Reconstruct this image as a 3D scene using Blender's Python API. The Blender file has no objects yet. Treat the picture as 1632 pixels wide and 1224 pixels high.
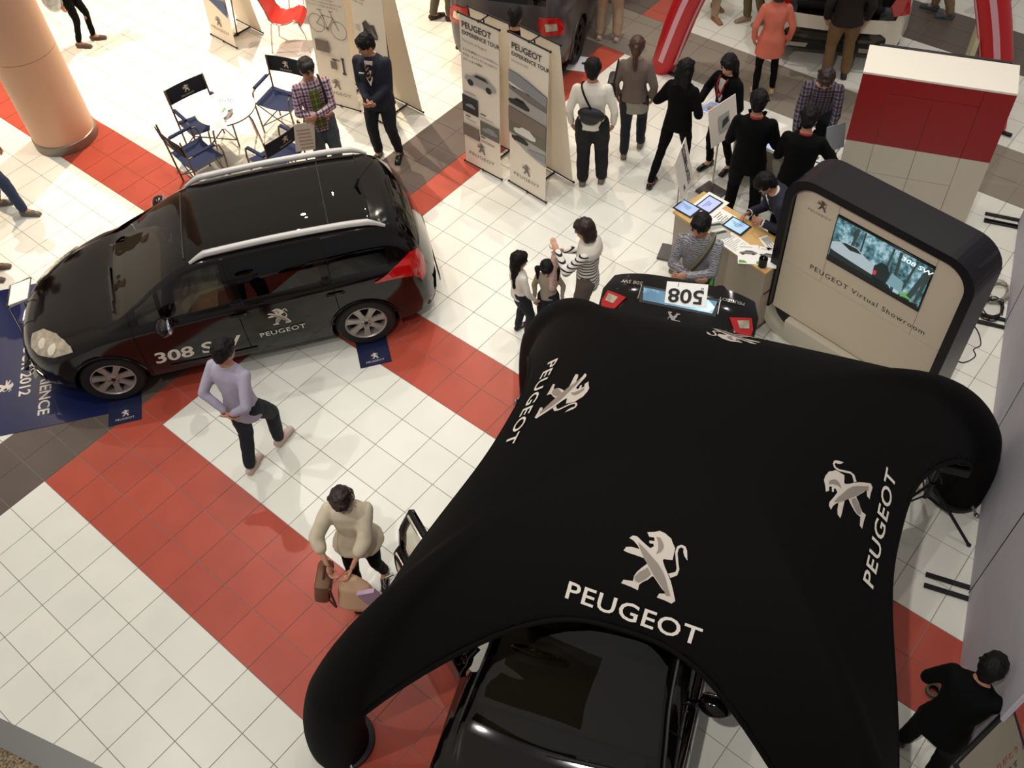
# A shopping-mall car show seen from an upper balcony. Metres; floor z = 0; floor tiles run along x and y.
WORLD_S = 1.15
# downlights, and a fill spot added to brighten the kiosk face: x, y, z, target x, target y, watts
WC = (1, .80, .58)
SPOTS = [(-6, 8, 9, -4.5, 6, 4200, WC), (-8, 3, 9, -6, 3.5, 3000, WC), (-2, 10, 9, -1.5, 7, 1000, WC), (1.5, 9, 9.5, 1.5, 7, 560), (-3, 4, 9.5, -1.5, 3, 700), (1, 4, 9.5, 1, 3, 340), (3, -2.5, 9.5, 2.5, .5, 600), (-1, -1, 9.5, .5, .5, 600), (3.5, 6.5, 9.5, 4, 6, 400), (5, 3, 9.8, 5.3, 2.7, 150), (5, 10.5, 9.5, 4.5, 9, 700), (6.5, -1.5, 9.8, 5.6, 5.8, 1150), (6.2, 5.5, 9.8, 7, 5.5, 250)]
import bpy, bmesh, math, random
import numpy as np
from mathutils import Vector, Matrix, Quaternion
from mathutils.bvhtree import BVHTree
from mathutils.geometry import tessellate_polygon
random.seed(7)
C = bpy.context.scene.collection
scn = bpy.context.scene
PI = math.pi
def rad(a): return a*PI/180

# ------------------------------------------------------------------ camera
cam_d = bpy.data.cameras.new('camera'); cam = bpy.data.objects.new('camera', cam_d); C.objects.link(cam)
cam_d.sensor_fit = 'HORIZONTAL'; cam_d.sensor_width = 36.0; cam_d.lens = 36.0*1521.43/1632
cam_d.clip_start = 0.1; cam_d.clip_end = 200
CAM = Vector((7.2523, -0.7333, 7.7316))
rx = Vector((0.76887662, 0.63669138, -0.0587608)); dn = Vector((0.46931213, -0.62437563, -0.62442069)); fw = Vector((-0.43425208, 0.45252531, -0.77887481))
M = Matrix((( rx.x, -dn.x, -fw.x, CAM.x), (rx.y, -dn.y, -fw.y, CAM.y), (rx.z, -dn.z, -fw.z, CAM.z), (0,0,0,1)))
cam.matrix_world = M
scn.camera = cam

# ------------------------------------------------------------------ world, lights, exposure
scn.view_settings.view_transform = 'Standard'; scn.view_settings.look = 'None'
scn.view_settings.gamma = 1; scn.view_settings.use_curve_mapping = False
scn.view_settings.exposure = 0.0
w = bpy.data.worlds.new('world'); scn.world = w; w.use_nodes = True
nt = w.node_tree; bg = nt.nodes['Background']
tc = nt.nodes.new('ShaderNodeTexCoord'); dp = nt.nodes.new('ShaderNodeVectorMath'); dp.operation = 'DOT_PRODUCT'
dp.inputs[1].default_value = Vector((-0.90, 0.22, 0.38)).normalized()
nt.links.new(tc.outputs['Generated'], dp.inputs[0])
rp = nt.nodes.new('ShaderNodeValToRGB')
mp = nt.nodes.new('ShaderNodeMapRange'); mp.inputs[1].default_value = -1; mp.inputs[2].default_value = 1
nt.links.new(dp.outputs['Value'], mp.inputs[0]); nt.links.new(mp.outputs[0], rp.inputs[0])
e = rp.color_ramp.elements
e[0].position = 0.0; e[0].color = (0.17, 0.168, 0.17, 1)
e[1].position = 1.0; e[1].color = (0.44, 0.375, 0.31, 1)
m1 = e.new(0.55); m1.color = (0.315, 0.312, 0.302, 1)
nt.links.new(rp.outputs[0], bg.inputs[0]); bg.inputs[1].default_value = WORLD_S

def spot(x, y, z, tx, ty, power, col=(1, .965, .90), size=70, blend=.9, r=.07):
    l = bpy.data.lights.new('downlight_or_fill', 'SPOT'); l.energy = power; l.color = col; l.spot_size = rad(size); l.spot_blend = blend; l.shadow_soft_size = r
    o = bpy.data.objects.new('downlight_or_fill', l); C.objects.link(o); o.location = (x, y, z)
    d = Vector((tx-x, ty-y, -z)); o.rotation_euler = d.to_track_quat('-Z', 'Y').to_euler()
    return o
for a in SPOTS: spot(*a)
for x_, y_, z_ in ((-5, 7, 12), (-3.5, 10.5, 12), (-8, 9.5, 12), (-6.5, 13, 13), (-1, 12, 13), (-4, 16, 14), (-10, 12.5, 13), (.5, 15, 14)): spot(x_, y_, z_, x_*.3, y_*.4, 110, r=.05)

# ------------------------------------------------------------------ materials
def lin(c):
    if isinstance(c, str):
        c = [int(c[i:i+2], 16)/255 for i in (0, 2, 4)]
    return tuple((v/12.92 if v <= .04045 else ((v+.055)/1.055)**2.4) for v in c[:3])
MATS = {}
def mat(name, col, rough=.6, metal=0, spec=.5, noise=0, nscale=8, bump=0, bscale=60, coat=0, rnd=0, emit=0, sheen=0):
    if name in MATS: return MATS[name]
    m = bpy.data.materials.new(name); m.use_nodes = True; t = m.node_tree; b = t.nodes['Principled BSDF']
    c = lin(col)
    b.inputs['Base Color'].default_value = (*c, 1); b.inputs['Roughness'].default_value = rough
    b.inputs['Metallic'].default_value = metal; b.inputs['Specular IOR Level'].default_value = spec
    if coat: b.inputs['Coat Weight'].default_value = coat; b.inputs['Coat Roughness'].default_value = .02
    if sheen: b.inputs['Sheen Weight'].default_value = sheen
    if emit:
        b.inputs['Emission Color'].default_value = (*c, 1); b.inputs['Emission Strength'].default_value = emit
    last = None
    if noise or rnd:
        hs = t.nodes.new('ShaderNodeHueSaturation'); hs.inputs['Color'].default_value = (*c, 1)
        mr = t.nodes.new('ShaderNodeMapRange'); mr.inputs[3].default_value = 1-noise; mr.inputs[4].default_value = 1+noise
        if noise:
            n = t.nodes.new('ShaderNodeTexNoise'); n.inputs['Scale'].default_value = nscale; n.inputs['Detail'].default_value = 5
            co = t.nodes.new('ShaderNodeNewGeometry') ; t.links.new(co.outputs['Position'], n.inputs['Vector'])
            mr.inputs[1].default_value = .3; mr.inputs[2].default_value = .7
            t.links.new(n.outputs['Fac'], mr.inputs[0])
        if rnd:
            oi = t.nodes.new('ShaderNodeObjectInfo'); m2 = t.nodes.new('ShaderNodeMapRange'); m2.inputs[3].default_value = 1-rnd; m2.inputs[4].default_value = 1+rnd
            t.links.new(oi.outputs['Random'], m2.inputs[0])
            if noise:
                mu = t.nodes.new('ShaderNodeMath'); mu.operation = 'MULTIPLY'; t.links.new(mr.outputs[0], mu.inputs[0]); t.links.new(m2.outputs[0], mu.inputs[1]); t.links.new(mu.outputs[0], hs.inputs['Value'])
            else: t.links.new(m2.outputs[0], hs.inputs['Value'])
        else: t.links.new(mr.outputs[0], hs.inputs['Value'])
        t.links.new(hs.outputs[0], b.inputs['Base Color'])
    if bump:
        n2 = t.nodes.new('ShaderNodeTexNoise'); n2.inputs['Scale'].default_value = bscale; n2.inputs['Detail'].default_value = 3
        tc2 = t.nodes.new('ShaderNodeTexCoord'); t.links.new(tc2.outputs['Object'], n2.inputs['Vector'])
        bp = t.nodes.new('ShaderNodeBump'); bp.inputs['Strength'].default_value = bump; bp.inputs['Distance'].default_value = .01
        t.links.new(n2.outputs['Fac'], bp.inputs['Height']); t.links.new(bp.outputs[0], b.inputs['Normal'])
    MATS[name] = m
    return m
def stripes(name, ca, cb, scale, thr=.5, axis='Z', rough=.85, wob=0):
    if name in MATS: return MATS[name]
    m = mat(name, ca, rough); t = m.node_tree; b = t.nodes['Principled BSDF']
    tc2 = t.nodes.new('ShaderNodeTexCoord'); wv = t.nodes.new('ShaderNodeTexWave'); wv.bands_direction = axis; wv.inputs['Scale'].default_value = scale
    wv.inputs['Distortion'].default_value = wob; wv.inputs['Detail Scale'].default_value = 3
    t.links.new(tc2.outputs['Object'], wv.inputs['Vector'])
    r = t.nodes.new('ShaderNodeValToRGB'); r.color_ramp.interpolation = 'CONSTANT' if not wob else 'LINEAR'
    r.color_ramp.elements[0].color = (*lin(ca), 1); r.color_ramp.elements[1].color = (*lin(cb), 1); r.color_ramp.elements[1].position = thr
    t.links.new(wv.outputs['Fac'], r.inputs[0]); t.links.new(r.outputs[0], b.inputs['Base Color'])
    return m
def plaid(name, base, c1, c2, s=6.0):
    if name in MATS: return MATS[name]
    m = mat(name, base, .9); t = m.node_tree; b = t.nodes['Principled BSDF']
    tc2 = t.nodes.new('ShaderNodeTexCoord')
    prev = None; colr = (*lin(base), 1)
    for ax, cc, th, sc in (('X', c1, .72, s), ('Z', c1, .72, s), ('Z', c2, .93, s*.5), ('X', c2, .93, s*.5)):
        wv = t.nodes.new('ShaderNodeTexWave'); wv.bands_direction = ax; wv.inputs['Scale'].default_value = sc
        t.links.new(tc2.outputs['Object'], wv.inputs['Vector'])
        gt = t.nodes.new('ShaderNodeMath'); gt.operation = 'GREATER_THAN'; gt.inputs[1].default_value = th; t.links.new(wv.outputs['Fac'], gt.inputs[0])
        ml = t.nodes.new('ShaderNodeMath'); ml.operation = 'MULTIPLY'; ml.inputs[1].default_value = .75; t.links.new(gt.outputs[0], ml.inputs[0])
        mx = t.nodes.new('ShaderNodeMix'); mx.data_type = 'RGBA'; t.links.new(ml.outputs[0], mx.inputs['Factor'])
        if prev: t.links.new(prev, mx.inputs['A'])
        else: mx.inputs['A'].default_value = colr
        mx.inputs['B'].default_value = (*lin(cc), 1); prev = mx.outputs['Result']
    t.links.new(prev, b.inputs['Base Color'])
    return m
def glass(name, tint, trans=.5, rough=.0):
    if name in MATS: return MATS[name]
    m = bpy.data.materials.new(name); m.use_nodes = True; t = m.node_tree; t.nodes.clear()
    o = t.nodes.new('ShaderNodeOutputMaterial'); tr = t.nodes.new('ShaderNodeBsdfTransparent'); tr.inputs[0].default_value = (*[v*trans for v in tint], 1)
    gl = t.nodes.new('ShaderNodeBsdfGlossy'); gl.inputs['Roughness'].default_value = rough; gl.inputs[0].default_value = (1, 1, 1, 1)
    fr = t.nodes.new('ShaderNodeFresnel'); fr.inputs[0].default_value = 1.5
    mx = t.nodes.new('ShaderNodeMixShader'); t.links.new(fr.outputs[0], mx.inputs[0]); t.links.new(tr.outputs[0], mx.inputs[1]); t.links.new(gl.outputs[0], mx.inputs[2])
    t.links.new(mx.outputs[0], o.inputs[0]); MATS[name] = m
    return m

# ------------------------------------------------------------------ mesh helpers
def tag(o, label=None, cat=None, group=None, kind=None):
    if label: o['label'] = label
    if cat: o['category'] = cat
    if group: o['group'] = group
    if kind: o['kind'] = kind
    return o
def thing(name, label, cat, loc=(0, 0, 0), rz=0, group=None):
    o = bpy.data.objects.new(name, None); C.objects.link(o); o.empty_display_size = .1
    group = group or {'banner_stand': 'white double banner stands', 'tablet': 'tablets', 'brochure': 'brochures and loose prints', 'form': 'forms being filled in', 'paper_sheet': 'plain paper sheets', 'pen_cup': 'black pen cups', 'wheel_mat': 'wheel mats', 'sign_stand': 'sign boards on poles', 'person': 'visitors and staff on the floor'}.get(name)
    o.location = loc; o.rotation_euler = (0, 0, rz); return tag(o, label, cat, group)
class MB:
    def __init__(s): s.v = []; s.f = []; s.m = []; s.T = None
    def add(s, vs, fs, m=0):
        n = len(s.v)
        if s.T is not None: vs = [s.T @ Vector(v) for v in vs]
        s.v += [tuple(v) for v in vs]; s.f += [tuple(i+n for i in f) for f in fs]; s.m += [m]*len(fs)
        return s
    def box(s, c, d, b=.0, m=0, R=None):
        hx, hy, hz = d[0]/2, d[1]/2, d[2]/2
        if b <= 0 or b*2 >= min(d):
            vs = [Vector((x*hx, y*hy, z*hz)) for x in (-1, 1) for y in (-1, 1) for z in (-1, 1)]
            fs = [(0,1,3,2),(4,6,7,5),(0,4,5,1),(2,3,7,6),(0,2,6,4),(1,5,7,3)]
        else:
            bm = bmesh.new(); bmesh.ops.create_cube(bm, size=1)
            for v in bm.verts: v.co = Vector((v.co.x*d[0], v.co.y*d[1], v.co.z*d[2]))
            bmesh.ops.bevel(bm, geom=bm.edges[:], offset=b, segments=2 if b > .012 else 1, profile=.5, affect='EDGES')
            bm.verts.index_update(); vs = [v.co.copy() for v in bm.verts]; fs = [tuple(v.index for v in f.verts) for f in bm.faces]; bm.free()
        if R is not None: vs = [R @ v for v in vs]
        c = Vector(c); return s.add([v+c for v in vs], fs, m)
    def tube(s, pts, r, n=8, m=0, closed=False, sx=1.0, up=None, flat=None):
        pts = [Vector(p) for p in pts]; k = len(pts)
        rs = r if isinstance(r, (list, tuple)) else [r]*k
        rings = []; prev = None
        for i, p in enumerate(pts):
            if closed: d = pts[(i+1) % k]-pts[i-1]
            else: d = pts[min(i+1, k-1)]-pts[max(i-1, 0)]
            d = d.normalized() if d.length > 1e-9 else Vector((0, 0, 1))
            if prev is None:
                a = Vector(up) if up else (Vector((0, 0, 1)) if abs(d.z) < .9 else Vector((1, 0, 0)))
                u = d.cross(a).normalized()
            else:
                u = (prev - d*prev.dot(d));  u = u.normalized() if u.length > 1e-6 else d.orthogonal().normalized()
            prev = u; v = d.cross(u)
            rings.append([p + (u*math.cos(2*PI*j/n)*sx + v*math.sin(2*PI*j/n)) * rs[i] for j in range(n)])
        vs = [q for R in rings for q in R]; fs = []
        for i in range(k if closed else k-1):
            for j in range(n):
                a = i*n+j; b = i*n+(j+1) % n; i2 = (i+1) % k
                fs.append((a, b, i2*n+(j+1) % n, i2*n+j))
        if not closed: fs.append(tuple(range(n))[::-1]); fs.append(tuple((k-1)*n+j for j in range(n)))
        return s.add(vs, fs, m)
    def cyl(s, p0, p1, r0, r1=None, n=16, m=0): return s.tube([p0, p1], [r0, r0 if r1 is None else r1], n, m)
    def lathe(s, prof, n=24, c=(0, 0, 0), ax='Z', m=0, cap=True):
        vs = []; c = Vector(c)
        for r, h in prof:
            for j in range(n):
                a = 2*PI*j/n; x, y = r*math.cos(a), r*math.sin(a)
                vs.append(c + (Vector((x, y, h)) if ax == 'Z' else Vector((x, h, -y)) if ax == 'Y' else Vector((h, x, y))))
        fs = []
        for i in range(len(prof)-1):
            for j in range(n): fs.append((i*n+j, i*n+(j+1) % n, (i+1)*n+(j+1) % n, (i+1)*n+j))
        if cap: fs.append(tuple(range(n))[::-1]); fs.append(tuple((len(prof)-1)*n+j for j in range(n)))
        return s.add(vs, fs, m)
    def ell(s, c, r, R=None, n=12, k=8, m=0):
        vs = []; c = Vector(c)
        for i in range(1, k):
            t = PI*i/k
            for j in range(n):
                a = 2*PI*j/n; v = Vector((r[0]*math.sin(t)*math.cos(a), r[1]*math.sin(t)*math.sin(a), r[2]*math.cos(t)))
                vs.append(v)
        vs += [Vector((0, 0, r[2])), Vector((0, 0, -r[2]))]; T = len(vs)-2
        if R is not None: vs = [R @ v for v in vs]
        fs = []
        for i in range(k-2):
            for j in range(n): fs.append((i*n+j, (i+1)*n+j, (i+1)*n+(j+1) % n, i*n+(j+1) % n))
        for j in range(n): fs.append((T, j, (j+1) % n)); fs.append((T+1, (k-2)*n+(j+1) % n, (k-2)*n+j))
        return s.add([v+c for v in vs], fs, m)
    def cap(s, p0, p1, r0, r1, m=0, n=12):          # capsule with round ends
        p0 = Vector(p0); p1 = Vector(p1); d = (p1-p0); L = d.length
        if L < 1e-6: return s.ell(p0, (r0, r0, r0), None, n, 8, m)
        d /= L; pts = []; rs = []
        for a in (80, 55, 28): pts.append(p0 - d*r0*math.sin(rad(a))); rs.append(r0*math.cos(rad(a)))
        pts.append(p0); rs.append(r0); pts.append(p1); rs.append(r1)
        for a in (28, 55, 80): pts.append(p1 + d*r1*math.sin(rad(a))); rs.append(r1*math.cos(rad(a)))
        return s.tube(pts, rs, n, m)
    def chain(s, pts, rs, m=0, n=12):
        for i in range(len(pts)-1): s.cap(pts[i], pts[i+1], rs[i], rs[i+1], m, n)
        return s
    def loft(s, secs, n=20, m=0):                   # secs: (center, xaxis, yaxis, rx, ry[, exponent])
        vs = []
        for sc in secs:
            c, X, Y, a, b = sc[:5]; p = sc[5] if len(sc) > 5 else 2.3
            for j in range(n):
                t = 2*PI*j/n; ct, st = math.cos(t), math.sin(t)
                vs.append(Vector(c) + Vector(X)*(a*math.copysign(abs(ct)**(2/p), ct)) + Vector(Y)*(b*math.copysign(abs(st)**(2/p), st)))
        fs = [(i*n+j, i*n+(j+1) % n, (i+1)*n+(j+1) % n, (i+1)*n+j) for i in range(len(secs)-1) for j in range(n)]
        fs.append(tuple(range(n))[::-1]); fs.append(tuple((len(secs)-1)*n+j for j in range(n)))
        return s.add(vs, fs, m)
    def mesh(s, name, mats, smooth=True, ang=40):
        me = bpy.data.meshes.new(name); me.from_pydata(s.v, [], s.f)
        for mm in (mats if isinstance(mats, (list, tuple)) else [mats]): me.materials.append(mm)
        me.polygons.foreach_set('material_index', s.m)
        bm = bmesh.new(); bm.from_mesh(me); bmesh.ops.recalc_face_normals(bm, faces=bm.faces[:]); bm.to_mesh(me); bm.free()
        if smooth:
            me.polygons.foreach_set('use_smooth', [True]*len(me.polygons)); me.set_sharp_from_angle(angle=rad(ang))
        return me
    def build(s, name, mats, parent=None, smooth=True, ang=40, loc=None):
        o = bpy.data.objects.new(name, s.mesh(name, mats, smooth, ang)); C.objects.link(o)
        if parent is not None: o.parent = parent
        if loc is not None: o.location = loc
        return o
from mathutils import noise as mnoise
def remesh(mb, name, mats, voxel, parent=None, it=4, fac=.5, extra=None, disp=None):
    o = mb.build(name, mats, None, False)
    r = o.modifiers.new('r', 'REMESH'); r.mode = 'VOXEL'; r.voxel_size = voxel
    s = o.modifiers.new('s', 'SMOOTH'); s.factor = fac; s.iterations = it
    dg = bpy.context.evaluated_depsgraph_get(); me = bpy.data.meshes.new_from_object(o.evaluated_get(dg))
    o.modifiers.clear(); old = o.data; me.name = name
    me.materials.clear()
    for mm in (mats if isinstance(mats, (list, tuple)) else [mats]): me.materials.append(mm)
    if disp:                                        # strand-like or fold-like relief
        amp, sx_, sz_ = disp
        k_ = len(me.vertices); co = np.empty(k_*3); me.vertices.foreach_get('co', co); co = co.reshape(-1, 3)
        no = np.empty(k_*3); me.vertices.foreach_get('normal', no); no = no.reshape(-1, 3)
        am_ = np.array([mnoise.noise((p[0]*sx_, p[1]*sx_, p[2]*sz_))+.5*mnoise.noise((p[0]*sx_*2.1, p[1]*sx_*2.1, p[2]*sz_*2.1)) for p in co.tolist()])
        co += no*(amp*am_)[:, None]; me.vertices.foreach_set('co', co.ravel())
    if extra and extra.v:
        bm = bmesh.new(); bm.from_mesh(me); em = extra.mesh('x', mats); bm.from_mesh(em); bm.to_mesh(me); bm.free(); bpy.data.meshes.remove(em)
    me.polygons.foreach_set('use_smooth', [True]*len(me.polygons))
    o.data = me; bpy.data.meshes.remove(old)
    if parent is not None: o.parent = parent
    return o
# flat shapes: emblem and lettering ---------------------------------------------------
def tessel(polys):
    vs = []; fs = []
    for p in polys:
        t = tessellate_polygon([[Vector((x, y, 0)) for x, y in p]]); n = len(vs)
        vs += [(x, y) for x, y in p]; fs += [tuple(i+n for i in f) for f in t]
    return vs, fs
def _rect(poly, cx=520, cy=590, a=-17, sc=1/860.):
    ca, sa = math.cos(rad(a)), math.sin(rad(a)); out = []
    for x, y in poly:
        x -= cx; y -= cy; out.append(((x*ca - y*sa)*sc, -(x*sa + y*ca)*sc))
    return out
L_BODY = [(490,182),(575,175),(640,160),(700,185),(775,245),(800,310),(825,360),(810,430),(795,500),(750,498),(690,492),(680,512),(700,580),(740,670),(775,760),(800,860),(825,990),(780,1025),(700,990),(605,960),(635,910),(705,908),(700,885),(670,855),(620,780),(570,710),(550,705),(500,750),(440,780),(395,815),(378,885),(300,850),(175,808),(205,765),(320,775),(335,710),(370,660),(430,605),(495,555),(450,490),(360,462),(265,435),(205,410),(240,365),(300,362),(400,385),(375,340),(330,290),(275,255),(320,225),(370,235),(430,290),(490,340),(530,370),(572,345),(565,315),(520,312),(515,280),(580,282),(575,240),(515,235)]
L_TAIL = [(745,665),(830,640),(845,600),(833,500),(825,400),(850,335),(900,315),(945,335),(965,380),(970,500),(935,450),(920,400),(925,360),(895,345),(865,365),(853,420),(862,510),(875,610),(850,680),(770,715)]
L_SH1 = [(385,300),(470,380),(550,470),(620,545),(680,640),(715,730),(745,850),(770,935),(712,930),(700,880),(640,790),(570,690),(520,600),(460,500),(410,390)]
L_SH2 = [(600,230),(650,240),(685,310),(690,360),(655,410),(600,435),(625,380),(625,300)]
L_SH3 = [(340,720),(400,660),(500,600),(540,680),(480,740),(390,790),(345,770)]
def lion():
    return [tessel([_rect(L_BODY), _rect(L_TAIL)]), tessel([_rect(L_SH1), _rect(L_SH2), _rect(L_SH3)])]
LION = lion()
_tcache = {}
def text2d(s, size=1.0, sx=1.0, bold=0.0, shear=0, space=1.0):
    k = (s, bold, shear, space)
    if k not in _tcache:
        cu = bpy.data.curves.new('t', 'FONT'); cu.body = s; cu.size = 1; cu.align_x = 'CENTER'; cu.align_y = 'CENTER'; cu.offset = bold; cu.shear = shear; cu.space_character = space
        cu.resolution_u = 3
        o = bpy.data.objects.new('t', cu); C.objects.link(o); dg = bpy.context.evaluated_depsgraph_get()
        me = bpy.data.meshes.new_from_object(o.evaluated_get(dg))
        _tcache[k] = ([(v.co.x, v.co.y) for v in me.vertices], [tuple(p.vertices) for p in me.polygons])
        bpy.data.objects.remove(o); bpy.data.curves.remove(cu); bpy.data.meshes.remove(me)
    vs, fs = _tcache[k]; return [(x*size*sx, y*size) for x, y in vs], fs
class Print:                                       # collects flat print in 2-D, with material slots
    def __init__(s): s.v = []; s.f = []; s.m = []
    def add(s, vf, at=(0, 0), sc=1.0, rot=0, m=0):
        vs, fs = vf; n = len(s.v); c, q = math.cos(rad(rot)), math.sin(rad(rot))
        s.v += [(at[0]+(x*c-y*q)*sc, at[1]+(x*q+y*c)*sc) for x, y in vs]; s.f += [tuple(i+n for i in f) for f in fs]; s.m += [m]*len(fs); return s
    def rect(s, x0, y0, x1, y1, m=0): return s.add(([(x0, y0), (x1, y0), (x1, y1), (x0, y1)], [(0, 1, 2, 3)]), m=m)
    def poly(s, pts, m=0): return s.add(tessel([pts]), m=m)
    def lion(s, at, size, rot=0, m=0, m2=None):
        s.add(LION[0], at, size, rot, m)
        if m2 is not None: s.lift = True; s.add(LION[1], at, size, rot, m2)
        return s
    def rtext(s, t, at, size, sx=1.0, m=0, bold=0):
        vf = text2d(t, size, sx, bold); mx = max(v[0] for v in vf[0]); return s.add(vf, (at[0]-mx, at[1]), m=m)
    def text(s, t, at, size, sx=1.0, rot=0, m=0, bold=0, shear=0, space=1.0):
        return s.add(text2d(t, size, sx, bold, shear, space), at, 1, rot, m)
    def build(s, name, mats, origin, X, Y, parent=None, off=.002, bvh=None, depth=.5, maxlen=None, label=None):
        X = Vector(X).normalized(); Y = Vector(Y); Y = (Y - X*Y.dot(X)).normalized(); N = X.cross(Y); O = Vector(origin)
        bm = bmesh.new()
        bv = [bm.verts.new((x, y, 0)) for x, y in s.v]
        for f, mi in zip(s.f, s.m):
            try: fc = bm.faces.new([bv[i] for i in f]); fc.material_index = mi
            except ValueError: pass
        if maxlen:
            bmesh.ops.triangulate(bm, faces=bm.faces[:])
            for _ in range(4):
                es = [e for e in bm.edges if e.calc_length() > maxlen]
                if not es: break
                bmesh.ops.subdivide_edges(bm, edges=es, cuts=1)
            bmesh.ops.triangulate(bm, faces=bm.faces[:])
        lay = {}
        for f in bm.faces:
            for v in f.verts: lay[v] = max(lay.get(v, 0), f.material_index)
        for v in bm.verts:
            p = O + X*v.co.x + Y*v.co.y; nn = N
            if bvh is not None:
                hit = bvh.ray_cast(p + N*depth, -N, depth*2)
                if hit[0] is not None: p = hit[0]
            v.co = p + N*(off*(1+lay.get(v, 0)))
        me = bpy.data.meshes.new(name)
        for f in bm.faces:
            if f.normal.dot(N) < 0: pass
        bm.normal_update()
        for f in bm.faces:
            if f.normal.dot(N) < 0: f.normal_flip()
        bm.to_mesh(me); bm.free()
        for mm in (mats if isinstance(mats, (list, tuple)) else [mats]): me.materials.append(mm)
        o = bpy.data.objects.new(name, me); C.objects.link(o)
        if parent is not None: o.parent = parent
        if label: o['label'] = label
        return o
# ================================================================== FLOOR
T = 0.39
white_t = mat('white floor tile', 'e6e4da', .30, spec=.35, noise=.035, nscale=2.2, rnd=.02)
red_t = mat('red floor tile', 'b04c3b', .34, spec=.35, noise=.07, nscale=3, rnd=.05)
grey_t = mat('dark grey floor tile', '62564f', .45, spec=.3, noise=.06, nscale=3, rnd=.03)
band_t = mat('taupe floor tile', '8a8074', .45, spec=.3, noise=.04, nscale=3, rnd=.03)
grout = mat('grey grout', '8d877c', .9)
fl = thing('floor', None, None); fl['kind'] = 'structure'
def kind_at(u, v):                                  # tile centre in tile units
    if 24 < v < 26.5: return 3
    if 30.5 < v < 33: return 2
    if -2 < u < 0: return 2
    if 0 < u < 1 and v > 0: return 1
    if 0 < v < 3 and u > 0: return 1
    if 8 < v < 10: return 1
    return 0
TM = [white_t, red_t, grey_t, band_t]
rect = []
for i in range(-30, 26):
    for j in range(-9, 42):
        ys = [(j, j+1)]
        if j in (26, 30): ys = [(j, j+.5), (j+.5, j+1)]
        for y0, y1 in ys: rect.append((i, y0, i+1, y1))
def cam_xy(x, y, z=0):
    d = Vector((x, y, z))-CAM; return 816+1521.43*d.dot(rx)/d.dot(fw), 612+1521.43*d.dot(dn)/d.dot(fw), d.dot(fw)
cand = []
for q in rect:
    x, y = (q[0]+q[2])/2*T, (q[1]+q[3])/2*T; px, py, dd = cam_xy(x, y)
    vis = -60 < px < 1692 and -60 < py < 1284 and not (px > 850 and py > 620 and px < 1400)
    cand.append((0 if vis and q[3]-q[1] == 1 else 1, dd, q))
cand.sort(key=lambda c: c[:2])
def tile_mb(w, h):
    b = MB(); b.box((0, 0, -.006), (w-.006, h-.006, .012), .0012); return b
tmesh = [tile_mb(T, T).mesh('tile', m, True, 30) for m in TM]
for c, d, q in cand[:300]:
    o = bpy.data.objects.new('tile', tmesh[kind_at((q[0]+q[2])/2, (q[1]+q[3])/2)]); C.objects.link(o); o.parent = fl
    o.location = ((q[0]+q[2])/2*T, (q[1]+q[3])/2*T, 0)
rest = MB()
for c, d, q in cand[300:]:
    w_, h_ = (q[2]-q[0])*T-.006, (q[3]-q[1])*T-.006
    rest.box(((q[0]+q[2])/2*T, (q[1]+q[3])/2*T, -.006), (w_, h_, .012), 0, kind_at((q[0]+q[2])/2, (q[1]+q[3])/2))
o = rest.build('tile', TM, fl, False); o['kind'] = 'stuff'
b = MB(); b.box((-.78, 6.4, -.065), (22.4, 20.6, .12)); b.build('grout_bed', grout, fl)

# ---------------------------------------------------------------- column
colm = mat('beige column cladding', 'dcae8e', .5, noise=.02, nscale=2)
colb = mat('brushed steel skirting', '8c8378', .45, metal=.6)
t = thing('column', 'thick round beige column with grey skirting ring standing on the red stripe', 'column', (-4.72, 3.42, 0))
b = MB(); b.lathe([(.41, .14), (.41, 1.352)], 64); b.build('shaft', colm, t)
b = MB(); b.lathe([(.41, 1.358), (.41, 6.0)], 64); b.build('shaft', colm, t)
b = MB(); b.lathe([(.404, 1.34), (.404, 1.37)], 64); b.build('joint', mat('dark joint', '6a5244', .8), t)
b = MB(); b.lathe([(.41, .0), (.425, .0), (.425, .13), (.41, .14)], 64); b.build('skirting_ring', colb, t)
# upper-left dark shop front corner
b = MB(); b.box((-10.5, 5.5, 1.5), (.15, 1.6, 3.0), .01); tag(b.build('wall_far', mat('amber shopfront', '9a6420', .6)), None, None, None, 'structure')
# ---------------------------------------------------------------- balcony edge close to the camera
t = thing('wall_balcony', None, None); t['kind'] = 'structure'
A = Vector((5.68, -.98)); dA = Vector((.958, .287)).normalized(); nA = Vector((.287, -.958)).normalized()
def strip(o0, o1, z0, z1, name, m, s0=-2.2, s1=.75):
    b = MB(); c = [A+dA*s0+nA*o0, A+dA*s1+nA*o0, A+dA*s1+nA*o1, A+dA*s0+nA*o1]
    vs = [(p.x, p.y, z) for z in (z0, z1) for p in c]
    b.add(vs, [(0,1,2,3),(4,5,6,7),(0,1,5,4),(1,2,6,5),(2,3,7,6),(3,0,4,7)]); return b.build(name, m, t)
strip(0, .055, 5.3, 5.5, 'edge_trim', mat('grey steel trim', '8a8b88', .4, metal=.3))
strip(.055, 1.2, 5.3, 5.495, 'carpet', mat('speckled brown carpet', '8a7a60', .95, noise=.9, nscale=160))

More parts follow.
